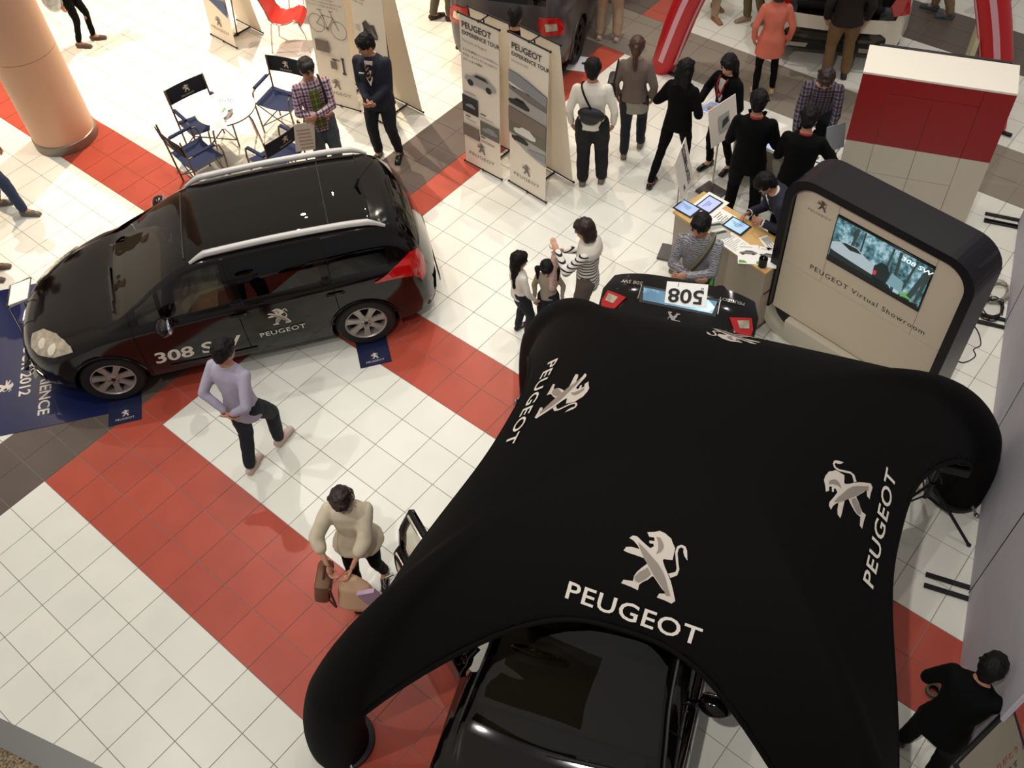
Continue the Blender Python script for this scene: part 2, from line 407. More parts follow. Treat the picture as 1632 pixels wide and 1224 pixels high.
# ---------------------------------------------------------------- grey partition wall at the right
pan = mat('grey partition fabric', 'c6c4ce', .8, noise=.03, nscale=6, bump=.1)
feet = mat('black steel', '17161a', .45, metal=.3)
t = thing('wall_partition', None, None); t['kind'] = 'structure'
P0 = Vector((6.10, 9.05)); P1 = Vector((8.03, 2.78)); dP = (P1-P0).normalized(); nP = Vector((-dP.y, dP.x)); 
if nP.x < 0: nP = -nP
Lp = 1.65; s = 0
PR = Matrix(((dP.x, nP.x, 0), (dP.y, nP.y, 0), (0, 0, 1)))
js = [(Vector((7.53, 4.34))-P0).dot(dP)-Lp*k for k in (3, 2, 1, 0)]+[(P1-P0).length]
for k in range(-1, len(js)-1):
    s0 = js[k] if k >= 0 else js[0]-Lp; s1 = js[k+1]
    if k < 0: s0 = 0; 
    if s1-s0 < .05: continue
    c = P0 + dP*((s0+s1)/2) + nP*.02
    b = MB(); b.box((c.x, c.y, 1.06), (s1-s0-.012, .035, 2.08), .004, R=PR); b.build('panel', pan, t)
    c = P0+dP*s0+nP*.02
    b = MB(); b.box((c.x, c.y, 1.06), (.011, .04, 2.1), 0, R=PR); b.build('post', feet, t)
for k, s0 in enumerate([.05]+js[0:4]):
    for q in ((-.05, .06) if k else (0,)):
        c = P0+dP*(s0+q)-nP*.16
        b = MB(); b.box((c.x, c.y, .012), (.045, .40, .02), .003, R=PR); b.build('foot', feet, t)

# ================================================================== TENT
blk = mat('black canopy fabric', '080707', .8, spec=.12, bump=.12, bscale=25)
silver = mat('silver print', 'cfc4b8', .6); silver2 = mat('grey print', '8d8279', .6); whitep = mat('white print', 'e0d8cc', .6)
t = thing('canopy_tent', 'big black four-legged dome canopy tent with silver lion emblems over the dark car', 'tent', (5.60, 2.65, 0))
FT = [Vector((-1.44, -2.66)), Vector((-2.42, 1.27)), Vector((1.48, 2.70)), Vector((2.50, -1.25))]
TH = 2.85; TN = 1.98; AC = [.455, .475, .475, .443]
def arch(k, a):                                     # a: 0 at the peak, 1 at the foot
    ph = a*PI/2; x = math.sin(ph)**(2/TN) if ph > 0 else 0; z = math.cos(ph)**(2/TN) if a < .9999 else 0
    bulge = 1.0
    p = FT[k]*(x*bulge); return Vector((p.x, p.y, z*TH))
mb = MB()
NA = 30
for k in range(4):
    ps = []; rr = []
    for i in range(NA+1):
        a = i/NA; p = arch(k, a); ra = .045+.195*min(1, max(0, (a-.22)/.55))**1.3; p.z -= ra*(1-a**2); p = Vector((p.x*(1-.03*a), p.y*(1-.03*a), p.z)); ps.append(p); rr.append(ra)
    mb.tube(ps, rr, 18)
for k in range(4):                                  # four fabric panels between neighbouring arches
    k2 = (k+1) % 4; n1, n2 = 30, 40; vs = []; fs = []
    side = .5*(FT[k]+FT[k2])
    for j in range(n2+1):
        tt = .5-.5*math.cos(PI*j/n2); am = AC[k]+(1-AC[k])*(abs(2*tt-1)**2.9)
        for i in range(n1+1):
            a = am*i/n1; pa, pb = arch(k, a), arch(k2, a); p = pa.lerp(pb, tt)
            sag = 4*tt*(1-tt)
            p.z += .05*sag*math.sin(a*PI) - .16*sag*a*a
            vs.append(p)
    m_ = len(vs)
    for j in range(n2+1):
        for i in range(n1+1):
            p = vs[j*(n1+1)+i]; h_ = min(1, (2.9-p.z)/1.2); vs.append(Vector((p.x*(1-.028*h_), p.y*(1-.028*h_), p.z-.055+.035*h_)))
    W1 = n1+1
    for j in range(n2):
        for i in range(n1):
            q = (j*W1+i, j*W1+i+1, (j+1)*W1+i+1, (j+1)*W1+i); fs.append(q); fs.append(tuple(m_+x for x in q)[::-1])
    for j in range(n2):
        fs.append((j*W1+n1, m_+j*W1+n1, m_+(j+1)*W1+n1, (j+1)*W1+n1)); fs.append((j*W1, (j+1)*W1, m_+(j+1)*W1, m_+j*W1))
    for i in range(n1):
        fs.append((i, i+1, m_+i+1, m_+i)); fs.append((n2*W1+i, m_+n2*W1+i, m_+n2*W1+i+1, n2*W1+i+1))
    mb.add(vs, fs)
can = remesh(mb, 'canopy_fabric', blk, .028, t, 8, .5)
bv = BVHTree.FromPolygons([v.co for v in can.data.vertices], [tuple(p.vertices) for p in can.data.polygons])
Z = Vector((0, 0, 1))
for k in range(4):
    d2 = (.5*(FT[k]+FT[(k+1) % 4])).normalized(); d3 = Vector((d2.x, d2.y, 0))
    def on(r):
        h = bv.ray_cast(Vector((d3.x*r, d3.y*r, 5)), -Z); return h[0]
    pr = Print(); O = on(1.10); up = (on(.9)-on(1.17)).normalized(); Xv = Z.cross(d3).normalized()
    ox, oy = ((.03, .055), (-.11, .12), (.0, .02), (-.15, -.02))[(k+1) % 4]; pr.lion((.02+ox, .10+oy), .43, 0, 0, 1); pr.text('PEUGEOT', (ox, -.215+oy), .160, 1.16, m=2, bold=.012, space=1.08)
    pr.build('emblem_print', [silver, silver2, whitep], O, Xv, up, t, .004, bv, .5, .05, 'silver lion emblem over white lettering')
    # stitched hem along the opening between two legs
    k2 = (k+1) % 4
    pts = []
    for j in range(2, 39):
        tt = j/40; am = AC[k]+(1-AC[k])*(abs(2*tt-1)**2.9); pa, pb = arch(k, am), arch(k2, am); p = pa.lerp(pb, tt); sg = 4*tt*(1-tt)
        p.z += .05*sg*math.sin(am*PI) - .16*sg*am*am - .02; pts.append(Vector((p.x*.99, p.y*.99, p.z)))
    MB().tube(pts, .022, 8).build('hem', blk, t)
    f = FT[k]; c = Vector((f.x*.96, f.y*.96, 0))
    b = MB(); b.lathe([(.23, .0), (.25, .01), (.25, .05), (.22, .06)], 24, c); b.build('foot_pad', feet, t)
    side2 = Vector((-f.y, f.x)).normalized()
    for sg in (-1, 1):
        q = c + Vector((side2.x*sg*.31, side2.y*sg*.31, .03)); b = MB(); b.tube([q, c+Vector((side2.x*sg*.22, side2.y*sg*.22, .08))], .014, 6)
        b.ell(q, (.028, .028, .028)); b.build('tie_down', mat('polished chrome', 'd0d0d0', .12, metal=1), t)

# ================================================================== CARS
def smooth1(xs, ys, x):                             # monotone-ish cubic through points
    xs = np.array(xs, float); ys = np.array(ys, float); h = np.diff(xs); d = np.diff(ys)/h
    m = np.zeros(len(xs)); m[0] = d[0]; m[-1] = d[-1]
    for i in range(1, len(xs)-1):
        m[i] = 0 if d[i-1]*d[i] <= 0 else 2/(1/d[i-1]+1/d[i])
    i = int(min(max(np.searchsorted(xs, x)-1, 0), len(xs)-2)); u = (x-xs[i])/h[i]; u = min(max(u, 0), 1)
    return float((2*u**3-3*u**2+1)*ys[i]+(u**3-2*u**2+u)*h[i]*m[i]+(-2*u**3+3*u**2)*ys[i+1]+(u**3-u**2)*h[i]*m[i+1])
rubber = mat('tyre rubber', '141313', .8); rim_m = mat('alloy rim', 'a8a098', .35, metal=.35); dark_in = mat('dark interior trim', '4a4338', .8)
seat_m = mat('charcoal seat fabric', '221f1d', .9); chrome = mat('chrome trim', 'd8d2cc', .12, metal=1); seam_m = mat('panel gap', '050505', .9)
red_l = mat('red lamp lens', 'b01010', .15, coat=.6); clear_l = mat('clear lamp lens', 'c9bda8', .15, metal=.55, coat=.6, noise=.3, nscale=16); plast = mat('black plastic', '0d0c0c', .5)
gl_d = glass('tinted car glass', (.85, .82, .72), .8); gl_p = glass('dark privacy glass', (.5, .45, .42), .12)
def wheel(parent, x, y, side, R=.325, name='wheel', rmat=rim_m, spokes=7):
    w_ = MB(); W = .205; prof = [(.215, -W/2+.01), (.25, -W/2), (R-.03, -W/2), (R-.006, -W/2+.025), (R, -W/2+.05), (R, W/2-.05), (R-.006, W/2-.025), (R-.03, W/2), (.25, W/2), (.215, W/2-.01)]
    w_.lathe(prof, 40, (0, 0, 0), 'Y', cap=False); o = w_.build(name, rubber, parent); o.location = (x, y, R)
    r = MB(); s_ = side
    r.lathe([(.20, -.08*s_), (.212, .02*s_), (.226, .093*s_), (.216, .099*s_), (.205, .085*s_), (.198, -.06*s_)], 40, (0, 0, 0), 'Y', cap=False)
    for k in range(spokes):
        a = 2*PI*k/spokes+.3; ca, sa = math.cos(a), math.sin(a); n_ = Vector((-sa, 0, ca)); d_ = Vector((ca, 0, sa))
        pts = []
        for rr_, hw, yy in ((.03, .034, .078), (.12, .027, .082), (.208, .040, .088)):
            for q in (-1, 1):
                for dy in (0, -.025): pts.append(d_*rr_ + n_*hw*q + Vector((0, (yy+dy)*s_, 0)))
        fs = []
        for i in range(2):
            o_ = i*4; fs += [(o_, o_+4, o_+6, o_+2), (o_+1, o_+3, o_+7, o_+5), (o_, o_+1, o_+5, o_+4), (o_+2, o_+6, o_+7, o_+3)]
        r.add(pts, fs)
    r.lathe([(.058, .07*s_), (.058, .086*s_), (.05, .09*s_)], 24, (0, 0, 0), 'Y')
    r.build('rim', rmat, o, ang=30)
    d = MB(); d.lathe([(.19, -.03*s_), (.19, .015*s_)], 28, (0, 0, 0), 'Y'); d.build('brake_disc', plast, o)
    h = MB(); h.lathe([(.026, .085*s_), (.024, .093*s_)], 16, (0, 0, 0), 'Y')
    for k in range(5):
        a = 2*PI*k/5; h.cyl((.045*math.cos(a), .084*s_, .045*math.sin(a)), (.045*math.cos(a), .092*s_, .045*math.sin(a)), .007, n=8)
    h.build('hub_cap', plast, o)
    return o
def seat(parent, x, y, col=None):
    col = col or seat_m
    b = MB(); b.box((x, y, .50), (.50, .48, .16), .04); b.box((x-.27, y, .80), (.16, .46, .58), .05, R=Matrix.Rotation(rad(-14), 3, 'Y')); b.box((x-.36, y, 1.14), (.09, .24, .18), .035)
    return b.build('seat', col, parent)
CR = ['zb', 'ws', 'wm', 'wb', 'zt', 'wr', 'ze', 'zr']
def car(root, paint, S, roofglass=True, decals=None, open_gate=False, open_door=None, privacy=True, rails=True):
    xs0 = S['x']
    col = {c: S[c] for c in CR}
    f = lambda c, x: smooth1(xs0, col[c], x)
    feat = S['cols']                                # feature columns: windows and doors
    dense = sorted(set([round(v, 4) for v in np.linspace(xs0[0], xs0[-1], 118)] + [round(v, 4) for v in feat] + [round(v+.009, 4) for v in S['gaps']] + [round(v, 4) for v in S['gaps']]
                       + [round(xs0[0]+q, 4) for q in (.006, .015, .03)] + [round(xs0[-1]-q, 4) for q in (.006, .015, .03)]))
    # drop columns that nearly touch features
    keep = []
    fe = set([round(v, 4) for v in feat]+[round(v, 4) for v in S['gaps']]+[round(v+.009, 4) for v in S['gaps']])
    for x in dense:
        if x in fe or all(abs(x-q) > .012 for q in fe) or x in (dense[0], dense[-1]): keep.append(x)
    X = keep
    rows_t = []
    def ctrl(x):
        zb, ws, wm, wb, zt, wr, ze, zr = [f(c, x) for c in CR]
        ze = min(max(ze, zt+.004), zr+.0); zc = zr
        cab = min(1, max(0, (ze-zt)/.25))
        wmid = wb+(wr-wb)*.42+.012*cab
        h = zt-zb
        return [(0, zb), (ws-.07, zb), (ws, zb+.06), (ws+(wm-ws)*.8, zb+h*.30), (wm, zb+h*.52), (wm-.004, zb+h*.72), (wb+(wm-wb)*.55, zt-.035), (wb, zt),
                (wb-.022*cab-.01, zt+.03*cab+.004), (wmid, zt+(ze-zt)*.55), (wr+.02*cab, ze-.03*cab), (wr, ze), (wr-.05, ze+(zc-ze)*.42), (wr*.62, zc-(zc-ze)*.14), (0, zc)]
    NC = 15
    sub = [2, 1, 3, 5, 4, 4, 2, 1, 5, 5, 1, 2, 4, 6]
    seg = []
    for i, n in enumerate(sub):
        for q in range(n): seg.append(i+q/n)
    seg.append(NC-1)
    R_ = len(seg)
    nose, tail = xs0[-1], xs0[0]
    P = np.zeros((len(X), R_, 3))
    for i, x in enumerate(X):
        c = np.array(ctrl(x)); 
        for j, s_ in enumerate(seg):
            k = int(min(s_, NC-2)); u = s_-k
            p0 = c[max(k-1, 0)]; p1 = c[k]; p2 = c[k+1]; p3 = c[min(k+2, NC-1)]
            if k == 0: p0 = p1*2-p2
            if k in (1, 6, 7, 8, 10): q = p1+(p2-p1)*u
            else:
                m1_ = (p2-p0)*.5; m2_ = (p3-p1)*.5
                L = np.linalg.norm(p2-p1); 
                for mm in (m1_, m2_):
                    nn = np.linalg.norm(mm)
                    if nn > L*1.2: mm *= L*1.2/nn
                q = (2*u**3-3*u**2+1)*p1+(u**3-2*u**2+u)*m1_+(-2*u**3+3*u**2)*p2+(u**3-u**2)*m2_
            y, z = q
            fr = max(0, (x-(nose-S['fb']))/S['fb']); br = max(0, ((tail+S['rb'])-x)/S['rb'])
            yn = abs(y)/S['W']
            xx = x - S['fc']*fr*yn**2.4 + S['rc']*br*yn**2.6
            if s_ >= 11:                            # plan curvature of the windscreen base and header
                wsx = max(0, 1-abs(x-S['cowl']+.35)/.75); xx -= S['wc']*wsx*(yn**2)*1.6
            P[i, j] = (xx, y, z)
    row_i = {v: seg.index(v) for v in range(NC-1)}; row_i[NC-1] = R_-1
    G = S['gaps']
    def inG(xa, xb): return any(abs(xa-g) < 1e-3 and abs(xb-g-.009) < 1e-3 for g in G)
    ax_f, ax_r, RW = S['axf'], S['axr'], S['RW']
    # snap vertices to the wheel arches
    for i in range(len(X)):
        for j in range(row_i[2], row_i[7]):
            for ax in (ax_f, ax_r):
                dx, dz = P[i, j, 0]-ax, P[i, j, 2]-S['R']; d = math.hypot(dx, dz)
                if abs(d-RW) < .021 and d > 1e-6: P[i, j, 0] = ax+dx/d*RW; P[i, j, 2] = S['R']+dz/d*RW
    parts = {}
    Wd = S['win']                                   # dict of side windows: name -> (x0, x1)
    for i in range(len(X)-1):
        xa, xb = X[i], X[i+1]; xc = (xa+xb)/2
        gap = inG(xa, xb)
        for j in range(R_-1):
            s_ = (seg[j]+seg[j+1])/2; mid = P[i:i+2, j:j+2].reshape(4, 3).mean(0)
            if 2 <= s_ < 7 or 1 <= s_ < 2:
                if any(math.hypot(mid[0]-ax, mid[2]-S['R']) < RW for ax in (ax_f, ax_r)): continue
            nm = 'body_shell'
            cabin = (f('ze', xc)-f('zt', xc)) > .055
            if s_ < 1.9: nm = 'underbody'
            elif xc > S['cowl'] and s_ > 7.5 and xc < nose-.22: nm = 'bonnet'
            elif s_ >= 12 and S['header'] < xc < S['cowl']-.05: nm = 'windscreen'
            elif s_ > 11.0 and S['header'] < xc < S['cowl']-.05 and s_ > 11.9: nm = 'windscreen'
            elif roofglass and s_ >= 12 and S['roofend'] < xc < S['header']-.06: nm = 'roof_glass'
            elif s_ >= 12 and S['rw0'] < xc < S['rw1']: nm = 'rear_window'
            elif 8 <= s_ < 10 and cabin and not gap:
                for (a, b_, kind) in Wd:
                    if a <= xc <= b_: nm = 'side_window:'+kind+str(a)
            if gap and 2.2 < s_ < 10.5 and any(abs(xa-g) < 1e-3 for g in S['doorgaps']): nm = 'panel_gap:'+str(xa)
            if nm == 'body_shell' and 2.6 < s_ < 11:
                for dn_, (a, b_) in S['doors'].items():
                    if a < xc < b_: nm = dn_
            if open_gate and xc < S['gate'] and s_ > 7.0 and mid[2] > .72: 
                if nm not in ('underbody',): nm = 'SKIP'
            parts.setdefault(nm, []).append((i, j))
    out = {}
    def emit(nm, cells, sgn, m, oname, inset=0):
        idx = {}; vs = []; fs = []
        for i, j in cells:
            q = []
            for a, b_ in ((i, j), (i+1, j), (i+1, j+1), (i, j+1)):
                if (a, b_) not in idx:
                    p = P[a, b_].copy(); p[1] *= sgn
                    if inset: p[1] -= sgn*inset
                    idx[(a, b_)] = len(vs); vs.append(tuple(p))
                q.append(idx[(a, b_)])
            fs.append(tuple(q))
        return vs, fs
    mt = {'body_shell': paint, 'underbody': plast, 'bonnet': paint, 'windscreen': S.get('wsmat', gl_d), 'roof_glass': S.get('roofmat', gl_p), 'rear_window': gl_p, 'panel_gap': seam_m}
    for nm, cells in parts.items():
        if nm == 'SKIP': continue
        base = nm.split(':')[0]
        twoside = base in ('side_window', 'front_door', 'rear_door')
        if base in ('windscreen', 'roof_glass', 'rear_window', 'bonnet', 'body_shell', 'underbody'):
            b = MB(); 
            for sg in (1, -1):
                v, f_ = emit(nm, cells, sg, None, base, .006 if nm == 'panel_gap' else 0); b.add(v, f_)
            me = b.mesh(base, mt[base], True, 50)
            bm = bmesh.new(); bm.from_mesh(me); bmesh.ops.remove_doubles(bm, verts=bm.verts[:], dist=.0004)
            if base == 'body_shell':
                for vtx_x in (0,): pass
                es = [e for e in bm.edges if e.is_boundary and all(v.co.x > nose-S['fc']-.01 and abs(v.co.x-(nose-S['fc']*(abs(v.co.y)/S['W'])**2.4)) < .01 for v in e.verts)]
                es2 = [e for e in bm.edges if e.is_boundary and all(v.co.x < tail+S['rc']+.01 and abs(v.co.x-(tail+S['rc']*(abs(v.co.y)/S['W'])**2.6)) < .01 for v in e.verts)]
                for E_ in (es, es2):
                    try: bmesh.ops.holes_fill(bm, edges=E_, sides=0)
                    except Exception: pass
            bmesh.ops.recalc_face_normals(bm, faces=bm.faces[:]); bm.to_mesh(me); bm.free()
            me.polygons.foreach_set('use_smooth', [True]*len(me.polygons)); me.set_sharp_from_angle(angle=rad(38))
            o = bpy.data.objects.new(base, me); C.objects.link(o); o.parent = root; out[base] = o
        else:
            for sg in (1, -1):
                v, f_ = emit(nm, cells, sg, None, base, .006 if base == 'panel_gap' else 0); b = MB(); b.add(v, f_)
                mm = seam_m if base == 'panel_gap' else paint if 'door' in base else (gl_p if (privacy and nm.split(':')[1].startswith('p')) else gl_d)
                o = b.build(base, mm, root, ang=40); out[nm+('L' if sg > 0 else 'R')] = o
    # wheel wells
    for ax in (ax_f, ax_r):
        for sg in (1, -1):
            b = MB(); n = 22; y0, y1 = sg*(S['W']-.03), sg*(S['W']-.36); a0, a1 = rad(-8), rad(188); vs = []; fs = []
            for k in range(n+1):
                a = a0+(a1-a0)*k/n
                for y, r_ in ((y0, RW), (y1, RW), (y1, .02)): vs.append((ax+r_*math.cos(a), y, S['R']+r_*math.sin(a)))
            for k in range(n): fs += [(k*3, k*3+1, k*3+4, k*3+3), (k*3+1, k*3+2, k*3+5, k*3+4)]
            b.add(vs, fs); b.build('wheel_arch_liner', plast, root)
            b = MB(); pts = []
            for k in range(27):
                a = rad(-12+204*k/26); x = ax+RW*math.cos(a); z = S['R']+RW*math.sin(a)
                c = ctrl(min(max(x, tail), nose)); zz = max(z, c[2][1]); y = c[4][0]
                for q in range(2, 7):
                    if c[q][1] <= zz <= c[q+1][1]: y = c[q][0]+(c[q+1][0]-c[q][0])*(zz-c[q][1])/(c[q+1][1]-c[q][1]+1e-9)
                fr = max(0, (x-(nose-S['fb']))/S['fb']); br = max(0, ((tail+S['rb'])-x)/S['rb'])
                pts.append((x, sg*(y+.002), z))
            b.tube(pts, .014, 6); b.build('wheel_arch', paint, root)
            wheel(root, ax, sg*(S['W']-.125), sg, S['R'], rmat=S.get('rim', rim_m), spokes=S.get('spokes', 7))
    # cabin floor, dashboard, seats
    b = MB(); b.box(((S['cowl']+tail)/2-.1, 0, .34), (S['cowl']-tail-.5, S['W']*1.75, .06), .02); b.build('cabin_floor', dark_in, root)
    b = MB(); b.box((S['cowl']-.42, 0, .84), (.42, S['W']*1.62, .26), .08); b.box((S['cowl']-.24, 0, .88), (.3, S['W']*1.35, .06), .02); b.build('dashboard', dark_in, root)
    for y in (.37, -.37): seat(root, S['cowl']-1.32, y)
    for y in (.46, 0, -.46): seat(root, S['cowl']-2.2, y)
    b = MB(); c = Vector((S['cowl']-.72, -.37, .92)); R3 = Matrix.Rotation(rad(-62), 3, 'Y')
    b.tube([c+R3 @ Vector((.18*math.cos(2*PI*k/28), .18*math.sin(2*PI*k/28), 0)) for k in range(28)], .016, 8, closed=True)
    for a in (0, 120, 240): b.tube([c, c+R3 @ Vector((.18*math.cos(rad(a+30)), .18*math.sin(rad(a+30)), 0))], .012, 6)
    b.ell(c, (.05, .05, .03), R3); b.build('steering_wheel', plast, root)
    return P, X, seg, row_i, f, out, ctrl
def surf_bvh(root):
    vs = []; fs = []
    for ch in root.children:
        if ch.type == 'MESH' and ch.name.split('.')[0] in ('body_shell', 'front_door', 'rear_door', 'bonnet', 'panel_gap', 'roof_glass', 'windscreen', 'rear_window', 'side_window'):
            n = len(vs); vs += [v.co.copy() for v in ch.data.vertices]; fs += [tuple(i+n for i in p.vertices) for p in ch.data.polygons]
    return BVHTree.FromPolygons(vs, fs)
def patch(name, pts2, m, root, bvh, O, X, Y, off=.006, maxlen=.05, thick=0, label=None):   # a lamp or trim patch laid on the body
    X = Vector(X); Y = Vector(Y)
    if X.cross(Y).dot(Vector((O[0], O[1], 0))) < 0: X = Vector((-X.x, -X.y, X.z)); pts2 = [(-q[0], q[1]) for q in pts2][::-1]
    p = Print(); p.poly(pts2); o = p.build(name, m, O, X, Y, root, off, bvh, 1.2, maxlen, label)
    if thick:
        md = o.modifiers.new('s', 'SOLIDIFY'); md.thickness = thick; md.offset = 1
    return o
def mirror(root, x, y, z, s, paint):
    b = MB(); b.cap((x+.02, s*(y-.10), z-.06), (x, s*(y+.02), z-.01), .025, .03); b.ell((x, s*(y+.11), z+.01), (.085, .125, .085), n=18, k=12)
    o = b.build('wing_mirror', paint, root)
    g = MB(); g.ell((x-.055, s*(y+.11), z+.01), (.034, .108, .07), n=18, k=12); g.build('mirror_glass', mat('mirror glass', 'c8c4d0', .03, metal=1), o)
WAG = dict(
 x= [-2.25,-2.235,-2.20,-2.12,-2.02,-1.88,-1.70,-1.30,-0.60, 0.00, 0.25, 0.60, 0.95, 1.18, 1.50, 1.85, 2.05, 2.17, 2.235,2.25],
 zb=[  .30,  .27, .25,  .23,  .21,  .20,  .19,  .18,  .17,  .17,  .17,  .17,  .17,  .18,  .19,  .20,  .21,  .23,   .28, .34],
 ws=[  .60,  .70, .76,  .80,  .83,  .85,  .85,  .85,  .85,  .85,  .85,  .85,  .85,  .85,  .84,  .82,  .78,  .72,   .62, .55],
 wm=[  .66,  .76, .82,  .86,  .885,  .90,.905, .907, .907, .907, .907, .907, .905, .903, .895, .875, .84,  .78,   .68, .60],
 wb=[  .58,  .68, .74,  .78,  .81,  .835,.845, .855, .86,  .86,  .86,  .86,  .855, .845, .82,  .77,  .71,  .62,   .50, .44],
 zt=[  .56,  .66, .78,  .96, 1.05,  1.05,1.04, 1.02, 1.00, .985, .98,  .97,  .955, .94,  .89,  .80,  .72,  .64,   .54, .47],
 wr=[  .46,  .56, .62,  .645, .64,  .635,.64, .655, .665, .665, .66,  .67,  .72,  .75,  .70,  .62,  .56,  .47,   .36, .30],
 ze=[  .57,  .67, .80, 1.06, 1.22, 1.36, 1.43, 1.47, 1.485,1.475,1.43, 1.29, 1.11, .98,  .93,  .84,  .76,  .665,  .55, .48],
 zr=[  .58,  .68, .82, 1.10, 1.29, 1.445,1.49, 1.53, 1.55, 1.54, 1.50, 1.33, 1.13, 1.01, .97,  .88,  .79,  .69,   .56, .49],
 W=.907, fb=1.0, rb=.6, fc=.40, rc=.20, wc=.10, cowl=1.22, header=.24, roofend=-1.62, rw0=-2.10, rw1=-1.80, gate=-1.78,
 axf=1.354, axr=-1.354, R=.325, RW=.372, gaps=[.92, -.12, -1.10, -1.72], doorgaps=[.92, -.12, -1.10],
 cols=[.84, .62, .57, -.07, -.19, -1.0, -1.08, -1.82, -2.1, .24, .18, 1.17, -1.62],
 win=[(.62, .84, 'c'), (-.07, .57, 'c'), (-1.0, -.19, 'p'), (-1.72, -1.08, 'p')], doors={'front_door': (-.11, .92), 'rear_door': (-1.09, -.12)})
def scaled(D, kx, kw, kz):
    S = dict(D); S['x'] = [v*kx for v in D['x']]
    for k in ('ws', 'wm', 'wb', 'wr'): S[k] = [v*kw for v in D[k]]
    for k in ('zt', 'ze', 'zr'): S[k] = [v*kz for v in D[k]]
    S['W'] = D['W']*kw; return S
WAG = scaled(WAG, .98, .965, .965)
WAG['axf'] = 1.325; WAG['axr'] = -1.325
def add_car_details(root, S, bvh, paint, rails=True, tl=None, plate=None, front=True, back=True):
    W = S['W']; nose, tail = S['x'][-1], S['x'][0]
    if front:
        for s in (1, -1):
            patch('headlight', [(-.30, .02), (-.18, .10), (.02, .13), (.26, .10), (.30, .06), (.12, -.04), (-.10, -.09), (-.24, -.08)], clear_l, root, bvh, (nose-.36, s*.66, .76), (-.62, s*.72, .0), (0, -s*.35, 1), .008, .04, .012)
            for hx, hr in ((-.10, .045), (.06, .05)): patch('reflector', [(hx+hr*math.cos(2*PI*k/12), .02+hr*math.sin(2*PI*k/12)) for k in range(12)], mat('bright reflector', 'f4ead8', .1, metal=.4), root, bvh, (nose-.36, s*.66, .76), (-.62, s*.72, .0), (0, -s*.35, 1), .022, .03, .003)
            patch('fog_lamp', [(-.09, -.05), (.09, -.06), (.10, .05), (-.09, .06)], chrome, root, bvh, (nose-.10, s*.60, .40), (-.3, s*1, 0), (0, 0, 1), .006, .04, .01)
            patch('lamp_pod', [(-.065, -.035), (.07, -.04), (.07, .03), (-.065, .04)], plast, root, bvh, (nose-.10, s*.60, .40), (-.3, s*1, 0), (0, 0, 1), .02, .04, .004)
        patch('grille', [(-.42, -.09), (.42, -.09), (.50, .0), (.42, .08), (-.42, .08), (-.50, .0)], plast, root, bvh, (nose, 0, .40), (0, 1, 0), (0, 0, 1), .006, .06, .006)
        patch('chrome_strip', [(-.34, -.012), (.34, -.012), (.36, .012), (-.36, .012)], chrome, root, bvh, (nose, 0, .56), (0, 1, 0), (0, 0, 1), .006, .06, .006)
    for s in (1, -1):
        mirror(root, .58, W-.03, 1.0, s, paint)
        for x in (-.12, -1.10):
            b = MB(); c = Vector((x, s*(W-.012), .86)); b.tube([c+Vector((-.10, -s*.02, 0)), c+Vector((-.07, s*.018, .004)), c+Vector((.07, s*.018, .004)), c+Vector((.10, -s*.02, 0))], .014, 8); b.build('door_handle', paint, root)
        if rails:
            b = MB(); pts = []; rr = []
            for k in range(25):
                u = k/24; x = .18-1.92*u; h = bvh.ray_cast(Vector((x, s*.60, 2.5)), Vector((0, 0, -1)))[0]; z = (h.z if h else 1.5)
                pts.append((x, s*(.60), z+.012+.05*min(1, math.sin(PI*u)*4))); rr.append(.034 if .08 < u < .92 else .016+.014*min(u, 1-u)/.08)
            b.tube(pts, rr, 10, sx=1.0); b.build('roof_rail', mat('satin aluminium', 'c9c5c2', .4, metal=.25), root)
    b = MB(); b.cap((-1.55, 0, S['zr'][7]-.02), (-1.60, 0, 1.55), .02, .012); b.tube([(-1.58, 0, 1.52), (-1.78, 0, 1.72)], .004, 6); b.build('aerial', plast, root)
    for s in (1, -1):                               # wipers
        b = MB(); x0 = S['cowl']-.02
        pts = [bvh.ray_cast(Vector((x0-.07-.05*u, s*.02+.55*u-(.1 if s < 0 else 0), 2.5)), Vector((0, 0, -1)))[0] for u in np.linspace(0, 1, 8)]
        pts = [p+Vector((0, 0, .018)) for p in pts if p]; b.tube(pts, .011, 6); b.build('wiper', plast, root)
# ---------------------------------------------------------------- black wagon on show
pb = mat('black car paint', '0d0807', .12, spec=.42)
ang = math.atan2(-.809, -.588)
wag = thing('wagon_car', 'black estate car with silver roof rails and white lettering on its side', 'car', (-.11, 2.70, 0), ang)
S = dict(WAG); r = car(wag, pb, S); bv = surf_bvh(wag)
add_car_details(wag, S, bv, pb)
pr = Print(); pr.text('308 SW', (0, 0), .215, 1.25, m=0, bold=.022, shear=.12)
pr.build('lettering', whitep, (.41, .9, .52), (-1, 0, 0), (0, -.15, 1), wag, .004, bv, .6, .06, 'white model lettering')
pr = Print(); pr.lion((0, .10), .24, 0, 0, 1); pr.text('PEUGEOT', (0, -.085), .085, 1.2, m=2, bold=.004, space=1.1)
pr.build('emblem_print', [silver, silver2, whitep], (-.48, .9, .62), (-1, 0, 0), (0, -.15, 1), wag, .004, bv, .6, .06, 'silver lion emblem over white lettering')
for s in (1, -1):
    patch('tail_light', [(-.30, -.03), (-.10, .06), (.10, .12), (.22, .07), (.26, -.06), (.20, -.20), (.10, -.24), (.02, -.12), (-.12, -.06)], red_l, wag, bv, (-1.86, s*.80, .96), (-.72, -s*.68, 0), (0, -s*.25, 1), .010, .04, .012, 'red tail light')
    patch('lower_trim', [(-.46, -.035), (.44, -.05), (.46, .02), (-.44, .035)], plast, wag, bv, (.28, s*.9, .34), (-1, 0, 0), (0, 0, 1), .006, .1, .006)
